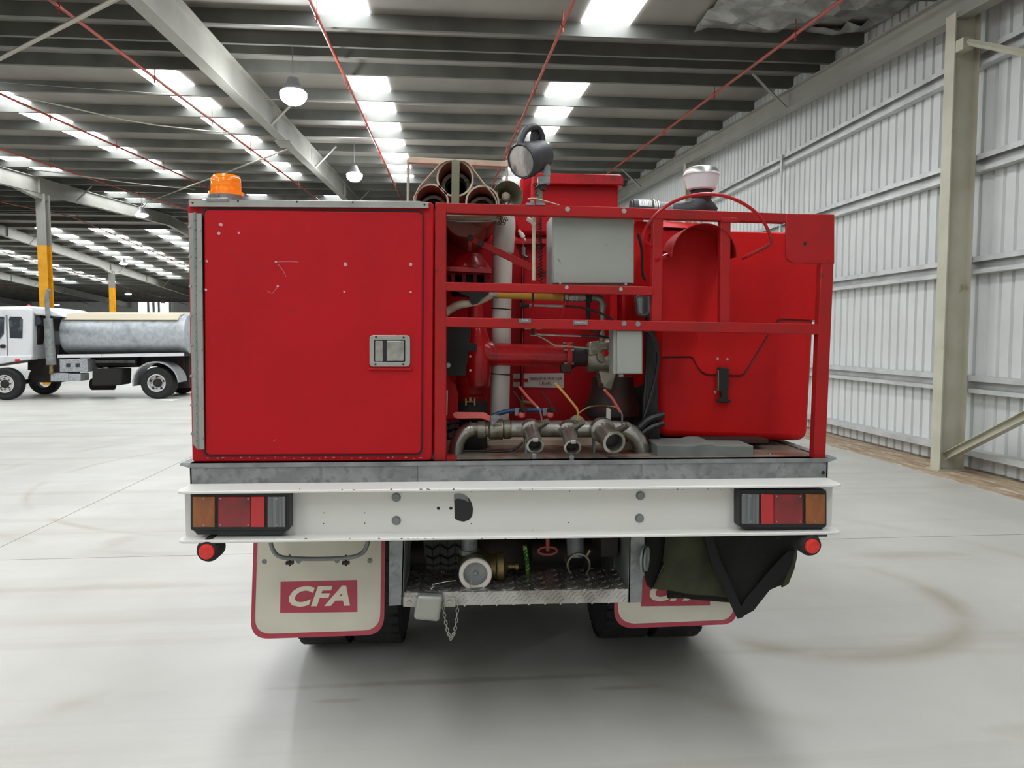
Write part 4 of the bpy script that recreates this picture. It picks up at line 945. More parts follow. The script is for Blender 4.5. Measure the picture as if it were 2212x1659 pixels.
ob('tube_strap', M().add(v, f), 'cream', T, label='bent flat steel strap around the tubes', smooth=False)
ob('tube_stop_bar', M().px([(976, 346), (975, 440), (992, 440), (993, 346)], 2.925, 2.932), 'horn', T, bev=.001, label='grey-green flat stop bar')
ob('strap_shelf', M().pbox(962, 461, 1088, 466, 2.86, 3.0), 'cream', T)
ob('wire_handle', M().tube([P(a, b, 2.88) for a, b in ((966, 466), (966, 478), (1060, 478), (1070, 474), (1072, 466))], .004, 8, smooth=1), 'galv', T)
m = M()
for k in range(7):
    q = P(1078 + (k * 37 % 17), 470 + (k * 23 % 14), 2.87); a = k * 1.1
    d_ = Vector((math.cos(a), 0, math.sin(a))); s_ = Vector((-math.sin(a), 0, math.cos(a)))
    m.tube([q + d_ * (.009 * math.cos(t)) + s_ * (.0045 * math.sin(t)) for t in [2 * math.pi * j / 10 for j in range(10)]], .0013, 5, closed=True)
ob('small_chain', m, 'dark_iron', T, kind='stuff')
# ---- horn speaker
q = P(1096, 424, 3.05); 
hs = ob('horn_speaker', M().pipe(q, (0, 1, 0), [(0, .063), (-.002, .061), (.02, .052), (.06, .036), (.10, .018), (.10, .024), (.06, .041), (.02, .057)], 36), 'horn', T, label='round grey-green siren horn')
ob('horn_core', M().lathe(q + Vector((-.005, .055, .004)), (0, -1, 0), [(-.05, .012), (.0, .018), (.03, .018), (.036, .012), (.037, .004)], 20), 'cream', hs)
ob('horn_bracket', M().pbox(1070, 414, 1076, 446, 3.0, 3.03).tube([P(1074, 430, 3.02), P(1082, 434, 3.08)], .006, 6), 'horn', hs)
# ---- thin rack frame farther forward
Y = 4.3; m = M(); m.pbox(884, 339, 1096, 357, Y, Y + .03)
rk = ob('ladder_rack', M().px([(882, 339), (882, 351), (1097, 360), (1097, 348)], Y, Y + .035), 'pipe_red', T, bev=.002, label='thin weathered rack bar')
rk.data.materials[0] = MATS['cream']
for x_ in (882, 1095): ob('rack_post', M().cyl(P(x_, 346, Y + .02), P(x_ - 1, 470, Y + .02), .008, n=10), 'rod', rk)
# ---- white PVC pipe
yb = 3.2
pv = ob('pvc_pipe', M().cyl(P(1079, 905, yb), P(1086, 545, yb), .0415, n=28), 'pvc', T, label='tall white plastic drain pipe')
a, b = P(1086, 546, yb), P(1090, 492, yb)
ob('pvc_socket', M().lathe(a, b - a, [(0, .0445), (.003, .0465), ((b - a).length, .0465), ((b - a).length + .035, .043), ((b - a).length + .06, .033), ((b - a).length + .075, .017), ((b - a).length + .08, .002)], 28), 'pvc', pv)
for y_ in (542, 546, 550): 
    q = P(1086.5, y_ + 4, yb); ob('pipe_seal', M().lathe(q, b - a, [(0, .0435), (.003, .0435)], 24), 'black', pv)
for y_ in (669, 809):
    q = P(1083 if y_ < 700 else 1081, y_, yb); ob('cable_tie', M().lathe(q, b - a, [(0, .0428), (.005, .0428)], 24), 'black', pv)
# ---- pump set
YP = 3.12
hd = ob('pump_filter', M().lathe(P(1015, 596, YP), (0, 0, 1), [(0, .086), (.012, .092), (.026, .09), (.030, .084), (.045, .079), (.083, .05), (.09, .046), (.094, .02)], 36), 'red_cast', T, label='glossy red dome of the pump filter')
ob('filter_deck', M().px([(963, 575), (963, 585), (1062, 590), (1062, 580)], 3.0, 3.3), 'red_cast', hd)
ob('filter_post', M().pbox(1012, 520, 1019, 542, YP - .01, YP + .01), 'red_cast', hd)
m = M(); 
for x_ in (975, 998, 1022, 1046): m.pbox(x_, 590, x_ + 8, 618, 3.05, 3.15)
ob('filter_ribs', m, 'red_dark', hd)
ob('filter_body', M().lathe(P(1012, 640, 3.2), (0, 0, 1), [(0, .07), (.05, .085), (.09, .085), (.1, .06)], 20), 'dark_iron', hd)
ob('stay_bar', M().px([(1013, 513), (1016, 522), (1180, 602), (1180, 585), (1030, 514), (1022, 511)], 2.95, 2.965), 'red_frame', T, bev=.001, label='flat red diagonal stay')
bolts([(1016, 514), (1038, 526)], 2.948, .010, hd, 'dark_iron', 'bolt', .012)
ob('stay_pin', M().cyl(P(1195, 597, 2.94), P(1215, 600, 2.94), .008), 'cream', hd)
# vertical cast pipe and elbow, long red pipe
m = M()
m.tube([P(1028, 690, YP), P(1028, 700, YP), P(1028, 720, YP), P(1034, 740, YP), P(1044, 754, YP), P(1060, 765, YP), P(1075, 766, YP)], [.033, .033, .036, .042, .047, .049, .049], 24)
pp_ = ob('pump_elbow', m, 'red_cast', T, label='red cast pump elbow')
ob('casting_body', M().lathe(P(1032, 832, YP), (0, 0, 1), [(0, .05), (.05, .056), (.12, .058), (.19, .05), (.24, .034)], 30), 'red_cast', pp_)
ob('pump_volute', M().lathe(P(1028, 836, YP + .02), (0, 0, 1), [(0, .055), (.02, .062), (.075, .062), (.1, .05), (.18, .034), (.24, .034)], 30), 'red_cast', pp_)
ob('riser', M().cyl(P(1028, 735, YP), P(1026, 632, YP), .030, n=24).cyl(P(1028, 716, YP), P(1028, 709, YP), .034, n=24), 'red_cast', pp_)
a, b = P(1062, 765, YP), P(1232, 769, YP)
ob('discharge_pipe', M().cyl(a, b, .047, n=32), 'red_cast', pp_)
fl = ob('pipe_flange', M().lathe(P(1222, 770, YP), (1, 0, 0), [(0, .062), (.016, .062), (.016, .055), (.022, .055)], 32), 'red_cast', pp_)
m = M()
for k in range(6):
    a_ = math.pi / 6 + k * math.pi / 3; q = P(1219, 770, YP) + Vector((0, .055 * math.cos(a_), .055 * math.sin(a_))); m.cyl(q - Vector((.006, 0, 0)), q + Vector((.034, 0, 0)), .006, n=6)
ob('flange_bolts', m, 'steel_old', pp_)
ob('flange_foot', M().pbox(1212, 786, 1236, 806, YP - .05, YP), 'dark_iron', pp_, bev=.006)
ob('reducer', M().lathe(P(1234, 770, YP), (1, 0, 0), [(0, .055), (.02, .042), (.07, .042), (.075, .047), (.085, .047)], 28), 'dark_iron', pp_)
# pump head in bare metal
m = M().lathe(P(1272, 772, YP), (1, 0, 0), [(-.01, .056), (.0, .062), (.035, .062), (.06, .07), (.075, .08), (.1, .082), (.12, .07)], 32)
m.lathe(P(1302, 770, YP - .06), (0, -1, 0), [(-.05, .034), (.0, .03), (.006, .026), (.009, .022)], 20)
ph = ob('pump_head', m, 'steel_old', T, label='bare metal pump head casting')
ob('casting_top', M().px([(1270, 744), (1278, 738), (1325, 734), (1325, 760), (1272, 770)], YP - .07, YP), 'steel_old', ph, bev=.01, seg=3)
ob('casting_foot', M().px([(1292, 800), (1300, 838), (1322, 846), (1334, 800)], YP - .05, YP + .04), 'steel_old', ph, bev=.01, seg=3)
ob('casting_plug', M().lathe(P(1307, 763, YP - .072), (0, -1, 0), [(0, .014), (.004, .014), (.006, .01)], 18), 'red_cast', ph)
ob('pump_base', M().lathe(P(1322, 905, YP + .15), (0, 0, 1), [(0, .1), (.02, .12), (.06, .12), (.1, .1), (.19, .09)], 24), 'dark_iron', ph)
bolts([(1290, 812), (1300, 832)], YP - .052, .006, ph, 'dark_iron', 'bolt', .006)
# black guard and dark clamp below
bg = ob('drive_guard', M().px([(950, 705), (950, 812), (1006, 812), (1008, 790), (1011, 780), (1011, 760), (1030, 758), (1030, 742), (1012, 740), (1017, 725), (1016, 705)], 2.96, 2.99), 'rubber_soft', T, bev=.003, label='black drive guard plate')
bolts([(968, 789)], 2.957, .008, bg, 'alu', 'bolt', .005)
bolts([(1016, 770), (1016, 800)], 3.0, .004, bg, 'cream', 'bolt', .004)
ob('guard_side', M().px([(958, 812), (958, 905), (990, 905), (990, 852), (984, 832), (972, 822), (968, 812)], 3.1, 3.12), 'red', T)
lp = ob('pump_lower', M().lathe(P(1018, 868, 3.15), (0, 0, 1), [(0, .065), (.03, .068), (.035, .058), (.07, .06), (.08, .066), (.1, .066), (.12, .05)], 28), 'red_dark', T)
ob('rubber_sleeve', M().lathe(P(1018, 905, 3.14), (0, 0, 1), [(0, .06), (.005, .068), (.075, .068), (.08, .055)], 28), 'rubber_soft', lp)
m = M(); q = P(1016, 868, 3.065)
for dx in (-.018, .018): m.box(q.x + dx - .003, q.x + dx + .003, 3.06, 3.07, q.z - .014, q.z + .014)
m.box(q.x - .018, q.x + .018, 3.062, 3.068, q.z - .002, q.z + .002); m.box(q.x - .004, q.x + .004, 3.058, 3.07, q.z + .004, q.z + .018)
ob('clamp_bolt', m, 'brass', lp)
ob('sleeve_foot', M().lathe(P(1018, 968, 3.14), (0, 0, 1), [(0, .07), (.05, .066), (.08, .05), (.15, .05)], 24), 'rubber_soft', lp)
ob('white_tag', M().px([(960, 843), (959, 897), (966, 897), (967, 843)], 2.9, 2.902), 'paper', T, smooth=False)
ob('white_tag', M().px([(1310, 882), (1310, 908), (1319, 908), (1319, 884), (1314, 880)], 3.05, 3.055), 'pvc', T, smooth=False)
# ---- yellow hose line
YH = 3.0
hs_ = ob('yellow_hose', M().cyl(P(1067, 634, YH), P(1216, 641, YH), .0185, n=20), 'yellow_hose', T, label='yellow rubber hose')
ob('pale_hose', M().tube([P(958, 680, YH + .02), P(972, 668, YH + .02), P(990, 658, YH), P(1018, 654, YH), P(1040, 648, YH), P(1066, 633, YH)], .0165, 14, smooth=2), 'cream', hs_, label='cream hose end curving down')
for x_, r in ((1066, .0205), (1219, .0205)):
    q = P(x_, 634 + (x_ - 1066) * .045, YH); ob('hose_clamp', M().lathe(q, (1, 0, 0), [(0, r), (.014, r)], 20).cyl(q + Vector((.004, -.018, -.018)), q + Vector((.004, -.018, -.03)), .005, n=8), 'steel', hs_)
ob('dark_rag', M().px([(985, 628), (1000, 636), (1013, 640), (1014, 650), (1020, 658), (1032, 655), (1042, 644), (1056, 634), (1058, 626)], 2.96, 3.0), 'rubber_soft', hs_, smooth=False)
m = M(); q = P(1228, 642, YH)
m.lathe(q, (1, 0, 0), [(0, .017), (.005, .017), (.005, .021), (.022, .021), (.022, .016), (.026, .016), (.026, .0205), (.06, .0205), (.06, .016), (.07, .016)], 14)
ob('hose_fitting', m, 'steel', hs_)
m = M().cyl(P(1270, 632, YH), P(1271, 690, YH), .009, n=12).cyl(P(1266, 641, YH - .002), P(1277, 641, YH - .002), .024, n=18)
ob('black_valve', m, 'rubber_soft', hs_)
ob('fitting_elbow', M().tube([P(1276, 642, YH), P(1288, 643, YH), P(1298, 647, YH), P(1301, 656, YH), P(1301, 670, YH)], .0155, 14, smooth=2).cyl(P(1301, 663, YH), P(1301, 657, YH), .019, n=14).cyl(P(1301, 662, YH), P(1300, 740, YH), .012, n=14), 'steel_old', hs_)
# black control cable and pull knob
cb = ob('pull_control', M().cyl(P(1125, 659, 2.88), P(1138, 660, 2.88), .0095, n=14).cyl(P(1133, 659.5, 2.88), P(1146, 660, 2.88), .0065, n=12), 'rubber_soft', T)
ob('control_rod', M().cyl(P(1146, 660, 2.88), P(1220, 662, 2.88), .0045, n=10).cyl(P(1183, 661, 2.88), P(1218, 662, 2.88), .006, n=10).cyl(P(1143, 660, 2.88), P(1150, 660, 2.88), .008, n=6), 'alu', cb)
ob('control_bracket', M().tube([P(a, b, 2.86) for a, b in ((1151, 652), (1151, 680), (1155, 686), (1168, 687), (1210, 686), (1216, 682), (1220, 650))], .0055, 6, smooth=1, flat=.6), 'red_cast', cb)
ob('control_cable', M().tube([P(a, b, 2.9) for a, b in ((1220, 661), (1250, 663), (1280, 670), (1310, 681), (1330, 695), (1360, 706), (1395, 712), (1412, 730), (1418, 760))], .0045, 8, smooth=2), 'black', cb)
ob('throttle_rod', M().cyl(P(1155, 722, 2.88), P(1200, 724, 2.88), .004, n=8).cyl(P(1183, 724, 2.88), P(1256, 726, 2.88), .0035, n=8), 'alu', cb)
ob('throttle_cable', M().cyl(P(1254, 725, 2.88), P(1290, 727, 2.88), .005, n=8).tube([P(1290, 725, 2.92), P(1320, 730, 2.95), P(1345, 738, 2.98)], .005, 8), 'black', cb)
ob('throttle_link', M().tube([P(a, b, 2.86) for a, b in ((1146, 724), (1160, 724), (1175, 731), (1198, 746), (1225, 748), (1290, 754), (1310, 752))], .0035, 6), 'steel_old', cb)
ob('wing_bolt', M().pbox(1134, 707, 1148, 711, 2.84, 2.86).pbox(1157, 707, 1171, 711, 2.84, 2.86), 'alu', cb, bev=.001)
ob('black_cable', M().tube([P(a, b, 3.0) for a, b in ((1272, 706), (1290, 714), (1300, 708), (1302, 700))], .014, 8, smooth=1), 'black', cb)
ob('black_cable', M().tube([P(a, b, 3.0) for a, b in ((1390, 712), (1408, 722), (1422, 745), (1421, 800), (1405, 860), (1392, 900))], .008, 8, smooth=2), 'black', cb)
ob('black_cable', M().tube([P(a, b, 2.98) for a, b in ((1378, 505), (1388, 540), (1386, 590), (1395, 606))], .006, 8, smooth=2), 'black', cb)
m = M()
for k in range(5):
    m.tube([P(1395 + k * 3, 640 + k * 12, 3.0 + k * .02), P(1402 + k * 2, 720, 3.05), P(1398 + k * 4, 800, 3.05), P(1390 + k * 7, 900 + k * 6, 3.05), P(1400 + k * 6, 975, 3.05)], .011, 8, smooth=2)
m.tube([P(1380, 925, 2.98), P(1400, 905, 2.98), P(1432, 896, 3.0)], .016, 8, smooth=1).tube([P(1378, 945, 2.98), P(1400, 925, 2.98), P(1432, 914, 3.0)], .014, 8, smooth=1)
ob('hose_bundle', m, 'black', cb)
ob('bay_shade_sheet', M().px([(1396, 690), (1396, 830), (1330, 850), (1326, 985), (1424, 985), (1424, 690)], 3.3, 3.32), 'rubber_soft', T, smooth=False).name = 'bay_shade_panel'  # added black sheet standing in for the shade in the pump bay
# ---- outlet manifold
YM = 2.98; R = .0345
Mf = ob('outlet_manifold', M().tube([P(1104, 926, YM)] + [P(x_, 926 + (x_ - 1120) * .002, YM) for x_ in (1160, 1220, 1280, 1330)] + [P(1348, 928, YM), P(1366, 936, YM), P(1378, 950, YM), P(1385, 968, YM), P(1386, 986, YM)], R, 24), 'steel', T, label='stainless steel outlet manifold')
ob('left_elbow', M().tube([P(984, 990, YM), P(985, 972, YM), P(989, 954, YM), P(998, 938, YM), P(1012, 929, YM), P(1022, 926, YM)], .029, 20, smooth=1), 'steel', Mf)
ob('elbow_ring', M().cyl(P(1386, 987, YM), P(1386, 984, YM), .038, n=24).cyl(P(984, 982, YM), P(984, 979, YM), .0305, n=24).cyl(P(1015, 927, YM), P(1017, 927, YM), .031, n=24), 'steel', Mf)
ob('elbow_neck', M().cyl(P(1014, 927, YM), P(1035, 927, YM), .027, n=24), 'steel_old', Mf)
m = M().lathe(P(1032, 928, YM), (1, 0, 0), [(0, .036), (.03, .036), (.031, .028), (.042, .03), (.045, .036), (.05, .041), (.092, .041), (.096, .043), (.1, .043), (.102, .034), (.106, .039), (.13, .039), (.131, .033), (.14, .032)], 12)
bv = ob('ball_valve', m, 'steel_old', Mf, smooth=True)
ob('lever_handle', M().px([(977, 893), (980, 902), (990, 905), (1040, 904), (1058, 910), (1060, 899), (1046, 891), (985, 890)], YM - .055, YM - .049), 'handle_red', Mf, bev=.002, label='red plastic lever')
ob('lever_hub', M().px([(1060, 898), (1078, 897), (1078, 905), (1070, 912), (1066, 918), (1061, 914)], YM - .06, YM - .05).lathe(P(1068, 901, YM - .06), (0, -1, 0), [(0, .011), (.003, .011), (.003, .007), (.009, .007)], 14), 'galv', Mf)
def outlet(p0, p1, Y0, Y1, r, nm):
    a, b = P(*p0, Y0), P(*p1, Y1); d_ = (b - a); L = d_.length
    o = ob(nm, M().pipe(a, d_, [(-.0, r * 1.28), (.012, r * 1.34), (.028, r * 1.3), (.034, r), (L - .03, r), (L - .026, r * 1.12), (L - .016, r * 1.16), (L, r * 1.15), (L, r * .87), (L - .05, r * .8), (0, r * .8)], 28), 'steel', Mf)
    return a, b, d_.normalized()
for p0, p1, Y0, Y1 in (((1146, 922), (1156, 963), 2.955, 2.80), ((1226, 924), (1237, 967), 2.955, 2.80)):
    a, b, d_ = outlet(p0, p1, Y0, Y1, .029, 'hose_outlet')
    q = b; ob('cap_lug', M().box(q.x - .009, q.x + .011, q.y - .012, q.y + .004, q.z + .016, q.z + .03), 'alu', Mf, bev=.002)
    ob('drain_tab', M().box(q.x - .012, q.x + .006, q.y + .0, q.y + .008, q.z - .052, q.z - .03), 'galv', Mf, bev=.003)
    ob('outlet_dark', M().lathe(b - d_ * .03, d_, [(0, .0225), (.002, .0225)], 20), 'dark_iron', Mf)
a, b, d_ = outlet((1298, 926), (1327, 956), 2.955, 2.80, .039, 'large_outlet')
ob('outlet_dark', M().lathe(b - d_ * .04, d_, [(0, .031), (.002, .031)], 24), 'black', Mf)
for x_, y_ in ((1170, 917), (1248, 918), (1345, 924)):
    a = P(x_ - 8, y_ + 6, 2.93); b = P(x_ + 9, y_ - 5 , 2.89); ob('valve_stem', M().cyl(a, b, .015, .012, n=12).cyl(b, b + (b - a).normalized() * .012, .011, n=6), 'steel_old', Mf)
def lever(pts, m_, wd, lab):
    q = [P(*p, 2.9 - .012 * i) for i, p in enumerate(pts)]
    return ob('lever_handle', M().tube(q, wd * 1.15, 10, flat=.6), m_, Mf, label=lab)
lever([(1172, 914), (1166, 884), (1162, 880)], 'galv', .005, 'bare steel lever shank'); lever([(1165, 884), (1140, 858), (1122, 836)], 'handle_red', .0072, 'pinkish red lever')
lever([(1247, 906), (1249, 892), (1246, 882), (1218, 848), (1200, 828)], 'handle_yellow', .0068, 'yellow lever')
lever([(1344, 918), (1344, 896), (1340, 888)], 'galv', .005, 'bare steel lever shank'); lever([(1340, 890), (1322, 860), (1306, 842)], 'handle_red', .0075, 'pinkish red lever')
bh = ob('blue_hose', M().tube([P(a, b, 3.02) for a, b in ((1060, 902), (1072, 895), (1095, 888), (1112, 886), (1150, 885), (1172, 886))], .0095, 12, smooth=2), 'blue_hose', Mf, label='dark blue air hose')
for x_ in (1127, 1188):
    ob('tap_plate', M().pbox(x_ - 15, 882, x_ + 8, 898, 3.0, 3.006), 'galv', Mf, bev=.001)
    ob('tap_knob', M().lathe(P(x_, 895, 2.995), (0, -1, 0), [(0, .015), (.01, .015), (.02, .011), (.022, .006)], 16), 'handle_red', Mf)
    ob('tap_body', M().cyl(P(x_ - 2, 888, 2.99), P(x_ + 7, 884, 2.97), .012, n=12), 'dark_iron', Mf)
    ob('tap_lever', M().tube([P(x_ + 4, 884, 2.98), P(x_ + 2, 873, 2.98), P(x_ - 8, 858, 2.99), P(x_ - 18, 846, 3.0)], .0032, 6), 'dark_iron', Mf)
ob('flow_disc', M().cyl(P(1246, 914, 3.02), P(1246, 914, 3.05), .033, n=24), 'steel_old', Mf)
ob('copper_pipe', M().tube([P(a, b, 3.1) for a, b in ((1250, 893), (1262, 884), (1278, 877), (1312, 877), (1330, 880))], .0045, 8, smooth=2), 'brass', Mf)
for x_ in (1137, 1284):
    ob('support_leg', M().pbox(x_ - 3, 948, x_ + 2, 984, 2.97, 2.99).px([(x_ - 7, 983), (x_ + 9, 983), (x_ + 10, 986), (x_ - 7, 986)], 2.94, 3.0), 'galv', Mf, bev=.001)
ob('drain_hose', M().tube([P(a, b, 2.99) for a, b in ((990, 974), (1040, 974), (1090, 976), (1115, 970), (1130, 955))], .0045, 8, smooth=2), 'black', Mf)
ob('pale_sheet', M().px([(1048, 952), (1040, 966), (1060, 974), (1130, 973), (1132, 950)], 3.2, 3.4).px([(1140, 952), (1140, 968), (1300, 968), (1290, 950)], 3.2, 3.45), 'rag', T, smooth=False)
# ---- air cleaner
YA = 3.3; q = P(1516, 412, YA)
ac = ob('air_cleaner', M().lathe(P(1515, 412, YA), (0, 0, 1), [(0, .055), (.006, .062), (.055, .073), (.062, .0755), (.066, .0785), (.070, .0785), (.074, .077)], 40), 'alu', T, label='silver drum of the air cleaner')
ac.data.materials[0] = MATS['tanker_white']
ob('cleaner_cap', M().lathe(P(1515, 378, YA), (0, 0, 1), [(-.002, .079), (.004, .078), (.012, .074), (.024, .067), (.03, .058), (.036, .035), (.038, .004)], 40), 'alu', ac, label='polished domed cap')
ob('cleaner_neck', M().lathe(P(1515, 440, YA), (0, 0, 1), [(0, .04), (.02, .04), (.03, .046), (.055, .048), (.056, .052), (.061, .052)], 28), 'dark_iron', ac)
ob('cleaner_elbow', M().tube([P(1515, 432, YA), P(1513, 440, YA), P(1500, 452, YA), P(1470, 456, YA), P(1450, 455, YA)], [.038, .042, .04, .036, .033], 22, smooth=1).tube([P(1515, 440, YA), P(1535, 452, YA), P(1545, 458, YA)], [.04, .03, .02], 16), 'grey_plastic', ac)
ob('intake_pipe', M().cyl(P(1412, 450, YA), P(1470, 455, YA), .031, n=24), 'galv_dark', ac)
ob('intake_drum', M().cyl(P(1366, 451, YA), P(1408, 453, YA), .042, n=28).cyl(P(1362, 451, YA), P(1367, 451, YA), .036, n=24), 'grey_plastic', ac)
for x_ in (1409, 1414, 1419): ob('hose_clip', M().cyl(P(x_, 452, YA), P(x_ + 2, 452, YA), .044 if x_ < 1412 else .037, n=28), 'steel', ac)
a, b = P(1377, 452, YA), P(1404, 453, YA); v = []; n = 8; d_ = (b - a)
for t in (0, 1):
    for k in range(n + 1):
        an = math.radians(8 + 72 * k / n); v.append(a + d_ * t + Vector((0, -.0428 * math.cos(an), .0428 * math.sin(an))))
ob('paper_label', M().add(v, [(k, k + 1, n + 1 + k + 1, n + 1 + k) for k in range(n)]), 'paper', ac, solid=.0008)
m = M()
for k, t in enumerate((.12, .22, .36, .55, .7, .84)):
    vv = [a + d_ * (t + dt) + Vector((0, -.0438 * math.cos(math.radians(an)), .0438 * math.sin(math.radians(an)))) for dt in (0, .05) for an in (18, 38, 58)]
    m.add(vv, [(0, 1, 4, 3), (1, 2, 5, 4)])
ob('label_print', m, 'tag_grey', ac, smooth=False)
ob('red_lever', M().cyl(P(1612, 482, 3.2), P(1625, 482, 3.2), .012), 'dark_iron', ac) if False else None
# ---- canvas hose bag hanging below the tray (a thing of its own)
CB = thing('canvas_bag', 'dark olive canvas bag hanging below the right end of the white bumper', 'bag', P(1560, 1340, 2.95))
def cloth(name, pts, Y, th, m_, amp, seed, parent, tilt=None):
    me = bpy.data.meshes.new(name); bm = bmesh.new(); vs = [bm.verts.new(P(a, b, Y)) for a, b in pts]; bm.faces.new(vs)
    bmesh.ops.triangulate(bm, faces=bm.faces[:])
    for _ in range(4): bmesh.ops.subdivide_edges(bm, edges=[e for e in bm.edges if e.calc_length() > .025], cuts=1, use_grid_fill=False); bmesh.ops.triangulate(bm, faces=bm.faces[:])
    rr = random.Random(seed); ph_ = rr.random() * 6
    for v_ in bm.verts:
        x, z = v_.co.x, v_.co.z; v_.co.y += amp * (math.sin(x * 23 + ph_ + z * 5) + .5 * math.sin(x * 51 - z * 17 + ph_)) + (tilt or 0) * z
    mb = M(); mb.add([v_.co for v_ in bm.verts], [tuple(q.index for q in fc.verts) for fc in (bm.verts.index_update() or bm.faces)]); bm.free()
    return ob(name, mb, m_, parent, solid=th)
cloth('canvas_sheet', [(1441, 1140), (1440, 1190), (1434, 1222), (1411, 1273), (1440, 1275), (1501, 1284), (1576, 1292), (1560, 1262), (1538, 1214), (1528, 1175), (1525, 1140)], 2.93, .006, 'canvas', .006, 1, CB)['label'] = 'faded olive canvas side'
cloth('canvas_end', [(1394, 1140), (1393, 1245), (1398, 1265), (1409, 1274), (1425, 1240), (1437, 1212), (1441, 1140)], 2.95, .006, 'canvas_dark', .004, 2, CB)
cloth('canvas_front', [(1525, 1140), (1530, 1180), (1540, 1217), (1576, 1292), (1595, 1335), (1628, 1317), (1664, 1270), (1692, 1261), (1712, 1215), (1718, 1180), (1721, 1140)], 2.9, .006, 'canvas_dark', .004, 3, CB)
ob('webbing_edge', M().px([(1519, 1140), (1526, 1180), (1538, 1220), (1573, 1294), (1594, 1337), (1606, 1333), (1606, 1322), (1580, 1262), (1556, 1210), (1542, 1165), (1540, 1140)], 2.872, 2.882), 'webbing', CB, smooth=False, label='black webbing edge')
ob('webbing_edge', M().px([(1594, 1337), (1628, 1319), (1668, 1268), (1700, 1238), (1716, 1190), (1702, 1190), (1668, 1226), (1612, 1292), (1600, 1312)], 2.874, 2.884), 'webbing', CB, smooth=False)
cloth('canvas_back', [(1712, 1140), (1722, 1140), (1722, 1200), (1716, 1230), (1704, 1262), (1690, 1270), (1692, 1240)], 2.96, .01, 'canvas', .003, 4, CB)
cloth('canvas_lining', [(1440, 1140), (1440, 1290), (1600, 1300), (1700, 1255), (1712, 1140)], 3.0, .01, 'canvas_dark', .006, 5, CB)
# ============================================================ TANKER TRUCK (hall coordinates)
YT0 = 19.8; YT1 = 22.0
tp = PH(180, 857, YT0); TT = thing('tanker_truck', 'white water tanker truck with a galvanised tank parked sideways in the distance', 'truck', (tp.x, 20.9, 0), hall=True)
H = dict(hall=True)
def hob(name, m, mt, parent=TT, **k): return ob(name, m, mt, parent, **k)
prof = [(-92, 776), (-96, 735), (-86, 715), (-74, 684), (-60, 668), (0, 665), (60, 664), (70, 668), (70, 776)]
cabt = hob('cab', M().px(prof[::-1], YT0, YT1, True), 'tanker_white', bev=.05, seg=3, label='white crew cab')
hob('roof_cap', M().px([(-58, 670), (-50, 663), (60, 661), (96, 665), (122, 674), (138, 685), (120, 684), (76, 680), (70, 676)][::-1], YT0 + .06, YT1 - .06, True), 'tanker_white', cabt, bev=.04, seg=3)
m = M()
for k in range(7):
    q = PH(62 + 9 * k, 669 + k * 2.2, YT0 + .1); m.box(q.x, q.x + .05, YT0 + .2, YT1 - .2, q.z, q.z + .05)
hob('roof_ribs', m, 'tanker_white', cabt, bev=.01)
for pts in ([(21, 684), (19, 690), (21, 730), (48, 731), (49, 690), (45, 684)], [(-45, 684), (-66, 735), (-2, 735), (8, 722), (9, 684)]):
    hob('side_window', M().px(pts, YT0 - .012, YT0 + .0, True), 'glass_dark', cabt, bev=.004)
hob('door_line', M().px([(12, 680), (16, 680), (17, 769), (15, 769)], YT0 - .004, YT0, True), 'galv_dark', cabt)
hob('door_handle', M().px(quadround([(0, 744), (11, 744), (11, 752), (0, 752)], 3), YT0 - .03, YT0 - .0, True), 'black', cabt)
hob('front_door_handle', M().px(quadround([(-72, 744), (-61, 744), (-61, 752), (-72, 752)], 3), YT0 - .03, YT0 - .0, True), 'black', cabt)
hob('side_sill', M().px([(-92, 776), (-92, 790), (-20, 790), (40, 780), (68, 777), (68, 768), (-92, 770)], YT0 - .03, YT0 + .3, True), 'tanker_white', cabt, bev=.02)
hob('arch_skirt', M().px([(-30, 784), (62, 777), (60, 782), (30, 786), (-10, 792)], YT0 - .01, YT0 + .3, True), 'grey_plastic', cabt)
hob('indicator', M().pbox(32, 776, 42, 781, YT0 - .05, YT0, True), 'marker_red', cabt, bev=.005)
q = PH(62, 663, YT0 + .4); hob('roof_marker', M().ball(q, .06, 10), 'marker_red', cabt)
xr_ = PH(70, 700, YT0).x
hob('rear_window', M().ext([(xr_, YT0 + .35, 1.75), (xr_, YT1 - .25, 1.75), (xr_, YT1 - .25, 2.22), (xr_, YT0 + .35, 2.22)], (.02, 0, 0)), 'glass_dark', cabt)
hob('corner_deflector', M().px([(64, 682), (68, 703), (84, 703), (90, 696), (84, 684)], YT0 + .1, YT0 + .5, True), 'grey_plastic', cabt, bev=.02)
hob('air_duct', M().px([(68, 703), (70, 745), (80, 745), (88, 703)], YT0 + .2, YT0 + .5, True), 'rubber_soft', cabt, bev=.02)
hob('rear_locker', M().px([(90, 717), (91, 752), (112, 752), (112, 716)], YT0 + .9, YT1 - .2, True), 'tanker_white', cabt, bev=.02)
# exhaust stack
m = M().cyl(PH(111, 788, YT0), PH(104, 688, YT0), .115, .1, n=16).tube([PH(104, 690, YT0), PH(102, 660, YT0), PH(101, 640, YT0), PH(106, 626, YT0)], .052, 12, smooth=1)
hob('exhaust_stack', m, 'galv_dark', label='tall grey exhaust stack')
hob('exhaust_pipe', M().cyl(PH(111, 808, YT0), PH(111, 788, YT0), .05, n=10), 'brass')
